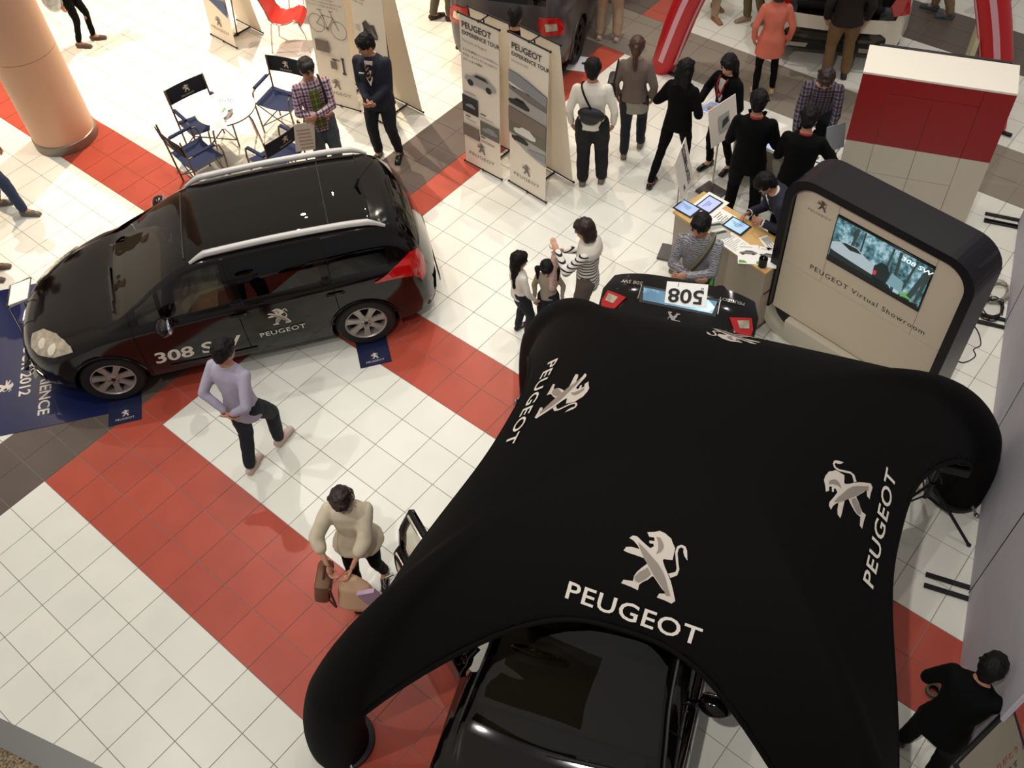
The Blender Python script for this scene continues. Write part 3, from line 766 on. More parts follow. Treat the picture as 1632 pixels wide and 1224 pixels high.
patch('rear_bumper_trim', [(-.50, -.05), (.50, -.05), (.52, .05), (-.52, .05)], plast, wag, bv, (-2.2, 0, .42), (0, -1, 0), (0, 0, 1), .006, .08, .008)
b = MB(); b.tube([(.235, y, bv.ray_cast(Vector((.235, y, 3)), Vector((0, 0, -1)))[0].z+.002) for y in np.linspace(-.52, .52, 15)], .010, 6); b.build('header_strip', plast, wag)
b = MB(); b.tube([(-1.2, y, bv.ray_cast(Vector((-1.2, y, 3)), Vector((0, 0, -1)))[0].z+.0) for y in np.linspace(-.56, .56, 15)], .006, 6); b.build('roof_seam', plast, wag)
b = MB(); b.tube([(-1.60, y, bv.ray_cast(Vector((-1.60, y, 3)), Vector((0, 0, -1)))[0].z+.0) for y in np.linspace(-.60, .60, 15)], .008, 6); b.build('roof_seam', seam_m, wag)
pr = Print()
for k, (x, y) in enumerate(((-.05, -.28), (-.30, .02))): pass
navy = mat('navy mat', '121a3e', .45, noise=.03); navy2 = mat('navy gloss sheet', '17204c', .3)
dh = Vector((-.588, -.809, 0)); lf = Vector((.809, -.588, 0))
sheet = thing('floor_sheet', 'large navy floor sheet with white lettering under the nose of the estate car', 'floor graphic', (-.34, .71, 0))
q1 = Vector((-.79, .61, 0)).normalized(); q2 = Vector((-q1.y, q1.x, 0)); q2 = q2 if q2.y < 0 else -q2
b = MB(); c = [Vector((0, 0, 0)), q1*2.25, q1*2.25+q2*1.15, q2*1.15]; c = [p-q2*.30 for p in c]; c[2] += q2*.35; c[3] += q2*.35
b.add([(p.x, p.y, z) for z in (.001, .006) for p in c], [(3,2,1,0),(4,5,6,7),(0,1,5,4),(1,2,6,5),(2,3,7,6),(3,0,4,7)]); b.build('sheet', navy2, sheet)
tx = Vector((.53, -.39, 0)).normalized()
pr = Print(); pr.rtext('EXPERIENCE', (0, .08), .172, 1.0, bold=.016); pr.rtext('TOUR 2012', (-.33, -.14), .172, 1.0, bold=.016)
pr.build('lettering', whitep, (-.45, -.31, .008), tx, (-tx.y, tx.x, 0), sheet, .001)
pr = Print(); pr.lion((0, .05), .2, 0, 0); pr.text('PEUGEOT', (0, -.12), .07, 1.2)
pr.build('emblem_print', silver, (-1.12, -.33, .008), tx, (-tx.y, tx.x, 0), sheet, .001)
def wheel_mat(x, y, a, label):
    t = thing('wheel_mat', label, 'mat', (x, y, 0), a)
    b = MB(); b.box((0, 0, .004), (.34, .62, .006), .001); b.build('sheet', navy, t)
    pr = Print(); pr.lion((0, .015), .09, 0, 0); pr.text('PEUGEOT', (0, -.055), .035, 1.3)
    pr.build('emblem_print', silver, (0, .20, .008), (-1, 0, 0), (0, -1, 0), t, .0005)
WO = Vector((-.11, 2.70, 0))
for ax, lb in ((1.325, 'small navy wheel mat with lion emblem under the front wheel of the estate car'), (-1.325, 'small navy wheel mat with lion emblem under the rear wheel of the estate car')):
    p = WO+dh*ax+lf*.86; wheel_mat(p.x, p.y, ang, lb)

# ---------------------------------------------------------------- dark estate under the tent (same body family, tailgate and a door open)
pb2 = mat('deep black car paint', '0a0708', .10, spec=.42)
c2 = thing('display_car', 'black car under the canopy tent with its tailgate and a front door open', 'car', (5.44, 1.86, 0), math.atan2(-.933, .36))
S2 = scaled(WAG, 1.06, 1.01, .96)
S2['x'] = [v-.10 if .1 < v < 1.6 else v for v in S2['x']]
S2.update(axf=1.38, axr=-1.38, cowl=1.12, header=.16, gaps=[.72, -.46, -1.26, -1.82], doorgaps=[.72, -.46, -1.26], rw0=-2.2, rw1=-1.95, gate=-1.75, roofmat=gl_p, wsmat=glass('smoked windscreen', (.8, .8, .72), .38),
 cols=[.66, .44, .40, -.41, -.53, -1.17, -1.26, .16, .10, 1.07, -1.62], win=[(.44, .66, 'c'), (-.41, .40, 'c'), (-1.17, -.53, 'p'), (-1.80, -1.26, 'p')], doors={'front_door': (-.45, .72), 'rear_door': (-1.25, -.46)})
S2['spokes'] = 9
r2 = car(c2, pb2, S2, open_gate=True); bv2 = surf_bvh(c2)
# the right front door swings open: move its pieces about the hinge
HX, HY = .72, -.885
Rz = Matrix.Rotation(rad(48), 3, 'Z')
def swing(o):
    for v in o.data.vertices:
        p = v.co - Vector((HX, HY, 0)); p = Rz @ p; v.co = p + Vector((HX, HY, 0))
out2 = r2[5]
door_objs = [out2[k] for k in out2 if k in ('front_doorR',) or (k.startswith('side_window') and k.endswith('R') and k.split(':')[1][1:] in ('-0.41R', '0.44R'))]
dr = out2['front_doorR']
for o in door_objs: swing(o)
for o in door_objs:
    if o is not dr: o.parent = dr
md = dr.modifiers.new('s', 'SOLIDIFY'); md.thickness = .05; md.offset = -1
b = MB(); pts = []
for x in np.linspace(.66, -.42, 12):
    c_ = r2[6](x); p = Rz @ Vector((x-HX, -c_[7][0]-.01-HY, 0)); pts.append((p.x+HX, p.y+HY, c_[7][1]))
b.tube(pts, .011, 6); b.build('chrome_strip', chrome, dr)
b = MB(); pts = []
for x in np.linspace(.52, -.42, 12):
    c_ = r2[6](x); p = Rz @ Vector((x-HX, -c_[10][0]-.006-HY, 0)); pts.append((p.x+HX, p.y+HY, c_[10][1]))
b.tube(pts, .014, 6); b.build('chrome_strip', chrome, dr)
b = MB(); p = Rz @ Vector((-.30-HX, -.94-HY, 0)); b.tube([(p.x+HX, p.y+HY, .85), (p.x+HX+.05, p.y+HY-.05, .85)], .014, 8); b.build('door_handle', chrome, dr)
p = Rz @ Vector((.55-HX, -.93-HY, 0)); mo = Vector((p.x+HX, p.y+HY, 0))
b = MB(); b.ell((mo.x+.02, mo.y-.10, .97), (.08, .12, .08), n=18, k=12); b.build('wing_mirror', pb2, dr)
mirror(c2, .42, .86, .95, 1, pb2)
for s in (1, -1):
    b = MB(); pts = [(x, s*(r2[6](x)[7][0]+.003), r2[6](x)[7][1]) for x in np.linspace(1.0, -1.6, 30)]
    if s < 0: pts = [q for q in pts if q[0] > .74 or q[0] < -.32]
    if s > 0: b.tube(pts, .009, 6); b.build('chrome_strip', chrome, c2)
    b = MB(); pts = [(x, s*(r2[6](x)[11][0]+.008), r2[6](x)[11][1]+.006) for x in np.linspace(1.05, -1.7, 40)]
    b.tube(pts, .012, 6); b.build('pillar_trim', plast, c2)
    patch('headlight', [(-.34, .0), (-.18, .06), (.1, .08), (.34, .12), (.30, .05), (.12, -.04), (-.10, -.07), (-.3, -.06)], clear_l, c2, bv2, (2.0, s*.66, .74), (-.62, s*.72, .0), (0, -s*.35, 1), .008, .04, .012)
    b = MB(); x0 = 1.10
    pts = [bv2.ray_cast(Vector((x0-.05*u, s*.03+.6*u-.05, 2.5)), Vector((0, 0, -1)))[0] for u in np.linspace(0, 1, 8)]
    b.tube([p+Vector((0, 0, .018)) for p in pts if p], .011, 6); b.build('wiper', plast, c2)
# raised tailgate: hinge at the roof, outer face turned up
H0 = Vector((-1.74, 0, 1.42)); E0 = Vector((-2.66, 0, 1.98)); dg_ = (E0-H0).normalized(); ng = Vector((0, 1, 0)).cross(dg_); ng = ng if ng.z > 0 else -ng
gate = MB()
def gp(u, y, h): return H0+dg_*u+Vector((0, y, 0))+ng*h
Lg = (E0-H0).length; vs = []; fs = []; nu, ny = 14, 20
for i in range(nu+1):
    u = Lg*i/nu; wd = .56+.10*min(1, i/4) - (.0 if i < nu-2 else .03*(i-nu+2))
    for j in range(ny+1):
        y = -wd+2*wd*j/ny; h = .05-.09*(abs(y)/wd)**4-.03*(i/nu-.5)**2*4; h -= .05*max(0, (i-nu+2)/2)
        vs.append(gp(u-.05*(abs(y)/wd)**3*(i/nu), y, h))
n_ = len(vs); vs += [v-ng*.055 for v in vs]
for i in range(nu):
    for j in range(ny):
        q = (i*(ny+1)+j, (i+1)*(ny+1)+j, (i+1)*(ny+1)+j+1, i*(ny+1)+j+1); fs += [q, tuple(n_+k for k in q)[::-1]]
loop = [(0, j) for j in range(ny)]+[(i, ny) for i in range(nu)]+[(nu, j) for j in range(ny, 0, -1)]+[(i, 0) for i in range(nu, 0, -1)]
for a, b_ in zip(loop, loop[1:]+loop[:1]):
    i1, i2 = a[0]*(ny+1)+a[1], b_[0]*(ny+1)+b_[1]; fs.append((i1, i2, n_+i2, n_+i1))
gate.add(vs, fs); go = gate.build('tailgate', pb2, c2, ang=50)
gbv = BVHTree.FromPolygons([v.co for v in go.data.vertices], [tuple(p.vertices) for p in go.data.polygons])
GX = Vector((0, 1, 0)); GY = -dg_                     # print reads upside down from the bonnet
GXX = GY.cross(ng)
def gpatch(nm, pts, m, u, y, off, th=.008, lab=None, parent=None):
    p = Print(); p.poly(pts); o = p.build(nm, m, gp(u, 0, 0), GXX, GY, go, off, gbv, .4, .06, lab)
    if th: mdd = o.modifiers.new('s', 'SOLIDIFY'); mdd.thickness = th; mdd.offset = 1
    return o
uu = 0
gpatch('rear_glass', [(-.44, -.22), (.44, -.22), (.40, .16), (-.40, .16)], mat('dark rear glass', '14181c', .03, spec=.9, coat=1), .30, 0, .004, .004)
gpatch('plate_recess', [(-.34, -.075), (.34, -.075), (.32, .075), (-.32, .075)], plast, .88, 0, .004, 0)
gpatch('painted_plate_sheen', [(-.31, -.055), (.31, -.055), (.29, .055), (-.29, .055)], mat('painted pale blue sheen', '86b4d8', .15, metal=.7), .88, 0, .006, .002)  # bluish reflection in the recess, put into this patch's colour
for s in (1, -1):
    L_ = [(s*.43, -.02), (s*.60, -.06), (s*.63, .03), (s*.62, .11), (s*.50, .09)]
    gpatch('tail_light', L_, red_l, .80, 0, .006, .02, 'red tail light')
    gpatch('lamp_lens', [(s*.50, -.01), (s*.59, -.035), (s*.605, .03), (s*.53, .05)], clear_l, .80, 0, .03, .004)
    b = MB(); b.tube([gp(.83, s*.335, .035), gp(.95, s*.33, .03)], .008, 6); b.build('chrome_strip', chrome, go)
pr = Print(); pr.lion((0, 0), .13); pr.build('lion_badge', chrome, gp(.72, 0, 0), GXX, GY, go, .02, gbv, .4, .05, 'chrome lion badge')
pr = Print(); pr.text('508 SW', (.42, .0), .048, 1.2, bold=.01); pr.text('PEUGEOT', (-.42, .0), .038, 1.3, bold=.01)
pr.build('badge_lettering', chrome, gp(.97, 0, 0), GXX, GY, go, .012, gbv, .4, .05)
card = thing('number_card', 'white card with black numerals fixed on the raised tailgate of the car under the tent', 'sign', (0, 0, 0)); card.parent = None
card.matrix_world = c2.matrix_basis @ Matrix.Translation(gp(.93, .05, .03))
Rc = Matrix((GXX, GY, ng)).transposed()
Rt = Matrix.Rotation(rad(6), 3, 'Z')
b = MB(); b.box((0, 0, .018), (.34, .20, .006), .001, R=Rc @ Rt); b.build('card', mat('white card', 'f4f2ee', .6), card)
pr = Print(); pr.text('508', (0, .0), .165, 1.2, bold=.02, rot=6); pr.text('o', (-.12, -.075), .05, rot=6); pr.text('l', (.08, -.08), .045, rot=6)
pr.build('lettering', mat('black ink', '161616', .7), Rc @ Vector((0, 0, .023)), GXX, GY, card, .001)
for s in (1, -1):
    b = MB(); b.tube([(-1.80, s*.52, 1.12), gp(.35, s*.52, -.03)], .013, 8); b.build('gas_strut', plast, c2)

# ---------------------------------------------------------------- grey hatchback seen from behind
pg = mat('slate grey car paint', '585456', .28, metal=.5, spec=.5)
S3 = scaled(WAG, .895, 1.0, 1.0)
S3['ze'] = [.57, .67, .80, 1.04, 1.20, 1.33, 1.39, 1.43, 1.44, 1.43, 1.40, 1.26, 1.09, .97, .93, .84, .76, .665, .55, .48]
S3['zr'] = [.58, .68, .82, 1.08, 1.26, 1.40, 1.44, 1.47, 1.48, 1.47, 1.44, 1.31, 1.13, 1.01, .97, .88, .79, .69, .56, .49]
S3.update(axf=1.2, axr=-1.22, cowl=1.0, header=.1, gaps=[.70, -.45], doorgaps=[.70, -.45], doors={'front_door': (-.44, .70)}, rw0=-1.84, rw1=-1.55, roofend=-5, spokes=5, rim=mat('black alloy rim', '2a2624', .3, metal=.6),
          win=[(-.42, .40, 'c'), (-1.4, -.55, 'p')], cols=[.4, -.42, -.55, -1.4, .1, -1.84, -1.55], fb=.9, rb=.6, rc=.22)
c3 = thing('hatchback_car', 'slate grey hatchback seen from behind past the banner stands', 'car', (-1.27, 9.68, 0), rad(111))
r3 = car(c3, pg, S3, roofglass=False); bv3 = surf_bvh(c3)
for s in (1, -1):
    patch('tail_light', [(-.17, -.12), (.12, -.11), (.17, .02), (.14, .12), (-.10, .10), (-.18, .03)], red_l, c3, bv3, (-1.86, s*.66, .86), (-.45, -s*.89, 0), (0, -s*.1, 1), .010, .04, .02, 'red tail light')
    patch('lamp_lens', [(-.09, -.05), (.07, -.05), (.08, .05), (-.08, .04)], clear_l, c3, bv3, (-1.86, s*.66, .86), (-.45, -s*.89, 0), (0, -s*.1, 1), .034, .04, .004)
    mirror(c3, .5, .88, 1.0, s, pg)
patch('rear_bumper_trim', [(-.55, -.05), (.55, -.05), (.60, .06), (-.60, .06)], plast, c3, bv3, (-1.97, 0, .40), (0, -1, 0), (0, 0, 1), .006, .08, .008)
b = MB(); b.tube([(-1.72, .05, 1.13), (-1.80, -.3, 1.07)], .012, 6); b.build('wiper', plast, c3)
b = MB(); b.tube([(-1.62+.14*abs(y)**2, y, bv3.ray_cast(Vector((-1.62+.14*abs(y)**2, y, 3)), Vector((0, 0, -1)))[0].z+.005) for y in np.linspace(-.55, .55, 15)], .03, 8); b.build('roof_spoiler', pg, c3)
t = thing('wheel_mat', 'white wheel mat beside the rear wheel of the slate grey hatchback', 'mat', (.03, 8.80, 0), rad(112))
b = MB(); b.box((0, 0, .004), (.36, .34, .006), .001); b.build('sheet', mat('white mat', 'e8e8ea', .6), t)
pr = Print(); pr.rect(-.06, -.02, -.01, .03); pr.rect(.01, -.02, .05, .03); pr.build('lettering', mat('black ink', '161616', .7), (0.02, -.06, .008), (0, 1, 0), (-1, 0, 0), t, .0005)

# ---------------------------------------------------------------- white car at the top with its tailgate up
pw = mat('pearl white car paint', 'd8d0c0', .25, spec=.6, coat=1.0)
c4 = thing('white_car', 'pearl white car at the top edge with its boot open', 'car', (2.06, 12.52, 0), rad(113))
S4 = scaled(WAG, .95, 1.03, 1.03); S4.update(axf=1.27, axr=-1.27, cowl=1.05, gaps=[.70, -.30, -1.15], doorgaps=[.70, -.30, -1.15], doors={'front_door': (-.29, .70), 'rear_door': (-1.14, -.30)}, gate=-1.62, rw0=-2.0, rw1=-1.7)
r4 = car(c4, pw, S4, roofglass=False, open_gate=True); bv4 = surf_bvh(c4)
patch('rear_bumper_trim', [(-.62, -.07), (.62, -.07), (.66, .06), (-.66, .06)], plast, c4, bv4, (-2.09, 0, .36), (0, -1, 0), (0, 0, 1), .006, .08, .010)
for s in (1, -1):
    patch('exhaust_tip', [(-.12, -.03), (.12, -.03), (.14, .03), (-.12, .03)], chrome, c4, bv4, (-2.09, s*.46, .35), (0, -1, 0), (0, 0, 1), .02, .05, .012)
    patch('tail_light', [(-.14, -.12), (.10, -.10), (.16, .04), (.10, .14), (-.12, .10)], red_l, c4, bv4, (-1.92, s*.74, .90), (-.55, -s*.8, 0), (0, -s*.1, 1), .010, .04, .02, 'red tail light')
b = MB(); b.box((-1.72, 0, .78), (.42, 1.05, .03), .01); b.box((-1.93, 0, .84), (.05, 1.12, .07), .02); b.build('boot_sill', mat('black boot lining', '0c0b0b', .9), c4)
b = MB(); b.box((-1.98, 0, 1.62), (.75, 1.10, .05), .02, R=Matrix.Rotation(rad(18), 3, 'Y')); b.build('tailgate', pw, c4)
# ================================================================== PEOPLE
skin = mat('skin', 'b98468', .55); skin2 = mat('light skin', 'cf9d80', .55); eye = mat('dark eye', '160f0c', .3); lip = mat('lips', '93503f', .5)
hair_b = mat('black hair', '0b0808', .6, spec=.25, bump=.5, bscale=90); hair_br = mat('dark brown hair', '2a1612', .45, spec=.45, bump=.5, bscale=90); hair_m = mat('brown hair', '46291e', .5, bump=.5, bscale=90)
def ik(a, t, l1, l2, pole):
    a = Vector(a); t = Vector(t); d = t-a; L = d.length
    if L > (l1+l2)*.999: t = a+d*((l1+l2)*.999/L); d = t-a; L = d.length
    u = d.normalized(); x = (l1*l1-l2*l2+L*L)/(2*L); h = math.sqrt(max(l1*l1-x*x, 0)); p = Vector(pole); p = p-u*p.dot(u)
    if p.length < 1e-5: p = u.orthogonal()
    return a+u*x+p.normalized()*h, t
def hand(mb, w, d, n, curl, s, side):              # palm, four fingers of unequal length, thumb from the side of the palm
    d = Vector(d).normalized(); n = Vector(n); n = (n-d*n.dot(d)).normalized(); x = d.cross(n)*side
    pc = w+d*.045*s; R = Matrix((x, n, d)).transposed()
    mb.ell(pc, (.041*s, .018*s, .055*s), R, 12, 8)
    for k, L in enumerate((.066, .076, .072, .056)):
        b0 = w+d*.082*s+x*(-.028+.0185*k)*s; q = d; p = b0
        for j, f in enumerate((.5, .3, .22)):
            q = (q*math.cos(curl)+n*math.sin(curl)).normalized(); c = (q).cross(x*side) 
            p2 = p+q*L*f*s; mb.cap(p, p2, .0088*s, .0080*s, n=7); p = p2
            nn = (n-q*n.dot(q)); n_loc = nn.normalized() if nn.length > .05 else -d; q = (q*math.cos(curl*.6)+n_loc*math.sin(curl*.6)).normalized()
    t0 = w+d*.03*s-x*.034*s; t1 = t0+(d*.7-x*.75+n*.25).normalized()*.035*s; t2 = t1+(d*.9-x*.2+n*.35).normalized()*.03*s
    mb.chain([t0, t1, t2], [.012*s, .0105*s, .009*s], n=7)
def person(label, x, y, face, h=1.7, feet=((-.10, 0, 0), (.10, .0, 0)), pelvis=None, lean=0, side_lean=0, yaw=0, head=(0, 15), hands=(None, None),
           top=None, sleeve='long', hem=-.06, flare=1.0, legs=None, leg_r=1.12, skirt=None, shoe=None, hairm=None, hair='short', jacket=None, jhem=-.12, collar=None, tie=None,
           male=True, sk=None, curl=.45, group=None, hide_hands=False, waist=0, poles=None, crouch=None, tuck=False):
    sk = sk or skin; s = h/1.72; hairm = hairm or hair_b
    root = thing('person', label, 'person', (x, y, 0), rad(face-90), group)
    Fl, Fr = [Vector(f) for f in feet]
    P = Vector(pelvis) if pelvis else Vector(((Fl.x+Fr.x)/2, (Fl.y+Fr.y)/2, 0))
    if not pelvis: 
        sp = (Fl-Fr).length; P.z = (.925-.10*max(0, sp-.2)**1.3)*s
    up = Vector((math.sin(rad(side_lean)), math.sin(rad(lean)), math.cos(rad(lean)))).normalized()
    Yw = rad(yaw); X = Vector((math.cos(Yw), math.sin(Yw), 0)); X = (X-up*X.dot(up)).normalized(); Yd = up.cross(X)
    g = 1.0 if male else .91
    N = P+up*.52*s; SH = [N-X*.172*g*s-up*.088*s, N+X*.170*g*s-up*.088*s]
    hy, hp = rad(head[0]), rad(head[1]); fy = Yw+hy
    F = Vector((-math.sin(fy)*math.cos(hp), math.cos(fy)*math.cos(hp), -math.sin(hp))); HR = F.cross(Vector((0, 0, 1))); HR = HR.normalized() if HR.length > .1 else X; HU = HR.cross(F)
    HC = N+up*.035*s+(HU*.6+Vector((0, 0, .4)))*.115*s+F*.015*s
    hs = s*1.07 if h > 1.4 else s*(1.07+.35*(1.4-h)/.5)
    HRm = Matrix((HR, F, HU)).transposed()
    ah = [Vector((-.09*s, 0, -.03*s)), Vector((.09*s, 0, -.03*s))]; hips = [P+X*q.x+Vector((0, 0, q.z)) for q in ah]
    ank = [Fl+Vector((0, -.0, .085*s)), Fr+Vector((0, 0, .085*s))]
    knees = []
    for i in (0, 1):
        k, a = ik(hips[i], ank[i], .418*s, .412*s, (0.04*(i*2-1), 1, .1)); knees.append(k)
    elb = []; wr = []
    for i in (0, 1):
        sg = i*2-1; t = hands[i]
        t = Vector(t)*1.0 if t is not None else SH[i]+Vector((sg*.075*s, .05*s, -.50*s))
        pole = (poles[i] if poles and poles[i] else (sg*.6, -.8, -.3)); k, a = ik(SH[i], t, .285*s, .255*s, pole); elb.append(k); wr.append(a)
    # --- body
    bm_ = MB(); bm_.loft([(P-up*.09*s, X, Yd, .12*s*g, .085*s), (P, X, Yd, .145*s*g, .10*s), (P+up*.14*s, X, Yd, .12*s*g, .09*s), (P+up*.30*s, X, Yd, .145*s*g, .105*s), (P+up*.42*s, X, Yd, .165*s*g, .095*s), (P+up*.50*s, X, Yd, .09*s, .06*s), (N+up*.02*s, X, Yd, .05*s, .05*s)])
    bm_.cap(N-up*.04*s, HC-HU*.04*s, .055*s*g, .052*s*g)
    for i in (0, 1):
        bm_.chain([hips[i], knees[i], ank[i]], [.075*s, .052*s, .038*s]); bm_.cap(ank[i], (Fl, Fr)[i]+Vector((0, .10*s, .035*s)), .036*s, .03*s)
        bm_.chain([SH[i], elb[i], wr[i]], [.042*s*g, .034*s, .025*s*g])
    bm_.ell(HC, (.074*hs, .092*hs, .108*hs), HRm, 16, 12); bm_.ell(HC-HU*.045*hs+F*.022*hs, (.058*hs, .068*hs, .068*hs), HRm)
    bm_.cap(HC-HU*.0*hs+F*.088*hs, HC-HU*.028*hs+F*.104*hs, .009*hs, .014*hs)
    for sg in (-1, 1): bm_.ell(HC+HR*.076*hs*sg-HU*.012*hs-F*.005*hs, (.010*hs, .018*hs, .030*hs), HRm)
    ex = MB()
    for sg in (-1, 1):
        ex.ell(HC+HR*.030*hs*sg+HU*.006*hs+F*.082*hs, (.013*hs, .007*hs, .006*hs), HRm, 8, 6, 1)
        ex.ell(HC+HR*.031*hs*sg+HU*.026*hs+F*.084*hs, (.018*hs, .006*hs, .004*hs), HRm, 8, 6, 1)
    ex.ell(HC-HU*.058*hs+F*.086*hs, (.022*hs, .008*hs, .006*hs), HRm, 8, 6, 2)
    for i in (0, 1):
        if hide_hands and i in (hide_hands if isinstance(hide_hands, tuple) else (0, 1)): continue
        d = (wr[i]-elb[i]).normalized(); sg = i*2-1
        hand(ex, wr[i]+d*.004, d, X*(-sg)+Yd*.35, curl, s*(1 if male else .92), sg)
    remesh(bm_, 'body', [sk, eye, lip], .0135, root, 3, .5, ex)
    # --- legs wear
    r = leg_r
    if legs:
        t = MB(); t.loft([(P-up*.10*s, X, Yd, .135*s, .10*s), (P, X, Yd, .162*s, .118*s), (P+up*.09*s, X, Yd, .148*s, .108*s)])
        for i in (0, 1):
            e_ = knees[i].lerp(ank[i], .93); t.chain([hips[i], hips[i].lerp(knees[i], .5), knees[i], knees[i].lerp(ank[i], .5), e_], [.098*s*r**.5, .088*s*r**.7, .066*s*r, .060*s*r, .055*s*r])
        remesh(t, 'trousers', legs, .014, root, 4, disp=(.007, 12, 9))
    if skirt:
        m_, L, wd = skirt; t = MB(); mid = (knees[0]+knees[1])*.5; dn_ = (mid-P).normalized()
        t.loft([(P+up*.10*s, X, Yd, .135*s, .105*s), (P, X, Yd, .165*s, .125*s), (P+dn_*L*.5*s, X, Yd, .175*s*wd, .14*s*wd), (P+dn_*L*s, X, Yd, .19*s*wd, .165*s*wd)]); remesh(t, 'skirt', m_, .016, root, 4)
    for i in (0, 1):
        f = (Fl, Fr)[i]; t = MB(); mm = shoe or mat('black leather shoes', '0e0c0c', .3)
        tilt = f.z; yaw_f = (1, -1)[i]*.10
        R = Matrix.Rotation(yaw_f, 3, 'Z')
        if tilt > .03: R = R @ Matrix.Rotation(-.5, 3, 'X')
        for (c, a) in ((Vector((0, -.02, .045)), (.040, .062, .043)), (Vector((0, .08, .037)), (.046, .085, .036)), (Vector((0, .155, .030)), (.040, .05, .029))):
            t.ell(f+R @ (c*s), tuple(q*s for q in a), R)
        t.box(f+R @ Vector((0, .07*s, .012*s)), (.085*s, .265*s, .022*s), .009, R=R)
        remesh(t, 'shoe', mm, .010, root, 2)
    # --- upper wear
    def torso(k, hem_, fl_, top_cut=.0):
        dn_ = -up if hem_ > -.25 else ((knees[0]+knees[1])*.5-P).normalized()
        S_ = []
        if hem_ < 0: S_.append((P+dn_*(-hem_)*s, X, Yd, (.172*fl_*g+k)*s, (.125*fl_+k)*s))
        S_ += [(P+up*.0*s, X, Yd, (.165*(1+(fl_-1)*.5)*g+k)*s, (.118*(1+(fl_-1)*.5)+k)*s), (P+up*.15*s, X, Yd, (.142*g+k)*s, (.108+k)*s), (P+up*.30*s, X, Yd, (.163*g+k)*s, (.120+k)*s), (P+up*.41*s, X, Yd, (.180*g+k)*s, (.106+k)*s), (P+up*.455*s, X, Yd, (.150*g+k)*s, (.088+k)*s), (P+up*.49*s, X, Yd, (.10*g+k)*s, (.070+k)*s), (P+up*.525*s, X, Yd, (.066+k*.3)*s, (.060+k*.3)*s)]
        return S_
    tp = None
    def sleeves(t, kind, k, thick=1.0):
        for i in (0, 1):
            if kind == 'long': t.chain([SH[i], elb[i], elb[i].lerp(wr[i], .93)], [(.058+k)*s*g, (.047+k)*s*thick, (.036+k)*s*thick])
            elif kind == 'elbow': t.chain([SH[i], SH[i].lerp(elb[i], .98)], [(.066+k)*s, (.062+k)*s*thick])
            elif kind == '34': t.chain([SH[i], elb[i], elb[i].lerp(wr[i], .35)], [(.064+k)*s, (.056+k)*s*thick, (.050+k)*s*thick])
            elif kind == 'short': t.chain([SH[i], SH[i].lerp(elb[i], .55)], [(.066+k)*s, (.060+k)*s])
    if top:
        t = MB(); t.loft(torso(.004, hem, flare)); sleeves(t, sleeve, .002, 1.22 if flare > 1.3 else 1.0); tp = remesh(t, 'shirt' if male else 'top', top, .0135, root, 4, disp=(.007, 11, 6))
    if jacket:
        t = MB(); t.loft(torso(.018, jhem, 1.05)); sleeves(t, 'long', .010); jk = remesh(t, 'jacket', jacket, .0135, root, 4, disp=(.006, 10, 6))
        if collar:                                  # V opening with shirt, tie and lapels on the chest
            ch = P+up*.36*s; fr = (.120+.018)*s
            b = MB(); a0 = ch+up*.13*s; 
            for q in range(1):
                pts = [a0-X*.05*s+Yd*fr*.62, a0+X*.05*s+Yd*fr*.62, ch-up*.06*s+X*.035*s+Yd*fr*1.02, ch-up*.16*s+Yd*fr*1.05, ch-up*.06*s-X*.035*s+Yd*fr*1.02]
                pts = [p_+Yd*.012 for p_ in pts]; b.add(pts+[p_-Yd*.03 for p_ in pts], [(0, 1, 2, 3, 4), (9, 8, 7, 6, 5)]+[(i_, i_+5, (i_+1) % 5+5, (i_+1) % 5) for i_ in range(5)])
            b.build('shirt_front', collar, root, False)
            b = MB()
            for sg in (-1, 1): b.box(ch+up*.04*s+X*sg*.055*s+Yd*(fr*.93+.012), (.035*s, .012, .20*s), .004, R=Matrix((X, Yd, up)).transposed() @ Matrix.Rotation(sg*.32, 3, 'Y'))
            b.build('lapel', jacket, root)
        if tie:
            b = MB(); b.box(ch+up*.01*s+Yd*(fr*1.02+.016), (.036*s, .010, .27*s), .003, R=Matrix((X, Yd, up)).transposed() @ Matrix.Rotation(-.13, 3, 'X')); b.build('tie', tie, root)
        b = MB(); b.tube([N-up*.02*s+Matrix.Rotation(2*PI*k/16, 3, up) @ (Yd*.066*s)+up*(.004-.014*math.cos(2*PI*k/16))*s for k in range(16)], .014*s, 8, closed=True); b.build('collar', collar or jacket, root)
    elif top:
        b = MB(); b.tube([N-up*.008*s+Matrix.Rotation(2*PI*k/16, 3, up) @ (Yd*.064*s)+up*(-.012*math.cos(2*PI*k/16))*s for k in range(16)], .010*s, 8, closed=True); b.build('collar', top, root)
    # --- hair
    t = MB(); k = hs
    if hair != 'none':
        t.ell(HC+HU*.028*k-F*.014*k, (.090*k, .100*k, .104*k), HRm, 18, 14)
        t.ell(HC+HU*.070*k+F*.042*k, (.072*k, .054*k, .042*k), HRm)
        rr_ = random.Random(int(x*1000+y*77))
        for q_ in range(16):
            a_ = rr_.uniform(0, 2*PI); e_ = rr_.uniform(.1, 1.4); dv = HR*math.cos(a_)*math.cos(e_)-F*abs(math.sin(a_))*math.cos(e_)*.9+HU*math.sin(e_)
            p_ = HC+HU*.028*k-F*.014*k+dv*.088*k; t.cap(p_, p_+dv*.008*k+HR*rr_.uniform(-.02, .02)*k-HU*.02*k+F*rr_.uniform(-.01, .03)*k, .016*k, .010*k, n=8)
        t.ell(HC-HU*.03*k-F*.045*k, (.070*k, .058*k, .070*k), HRm)
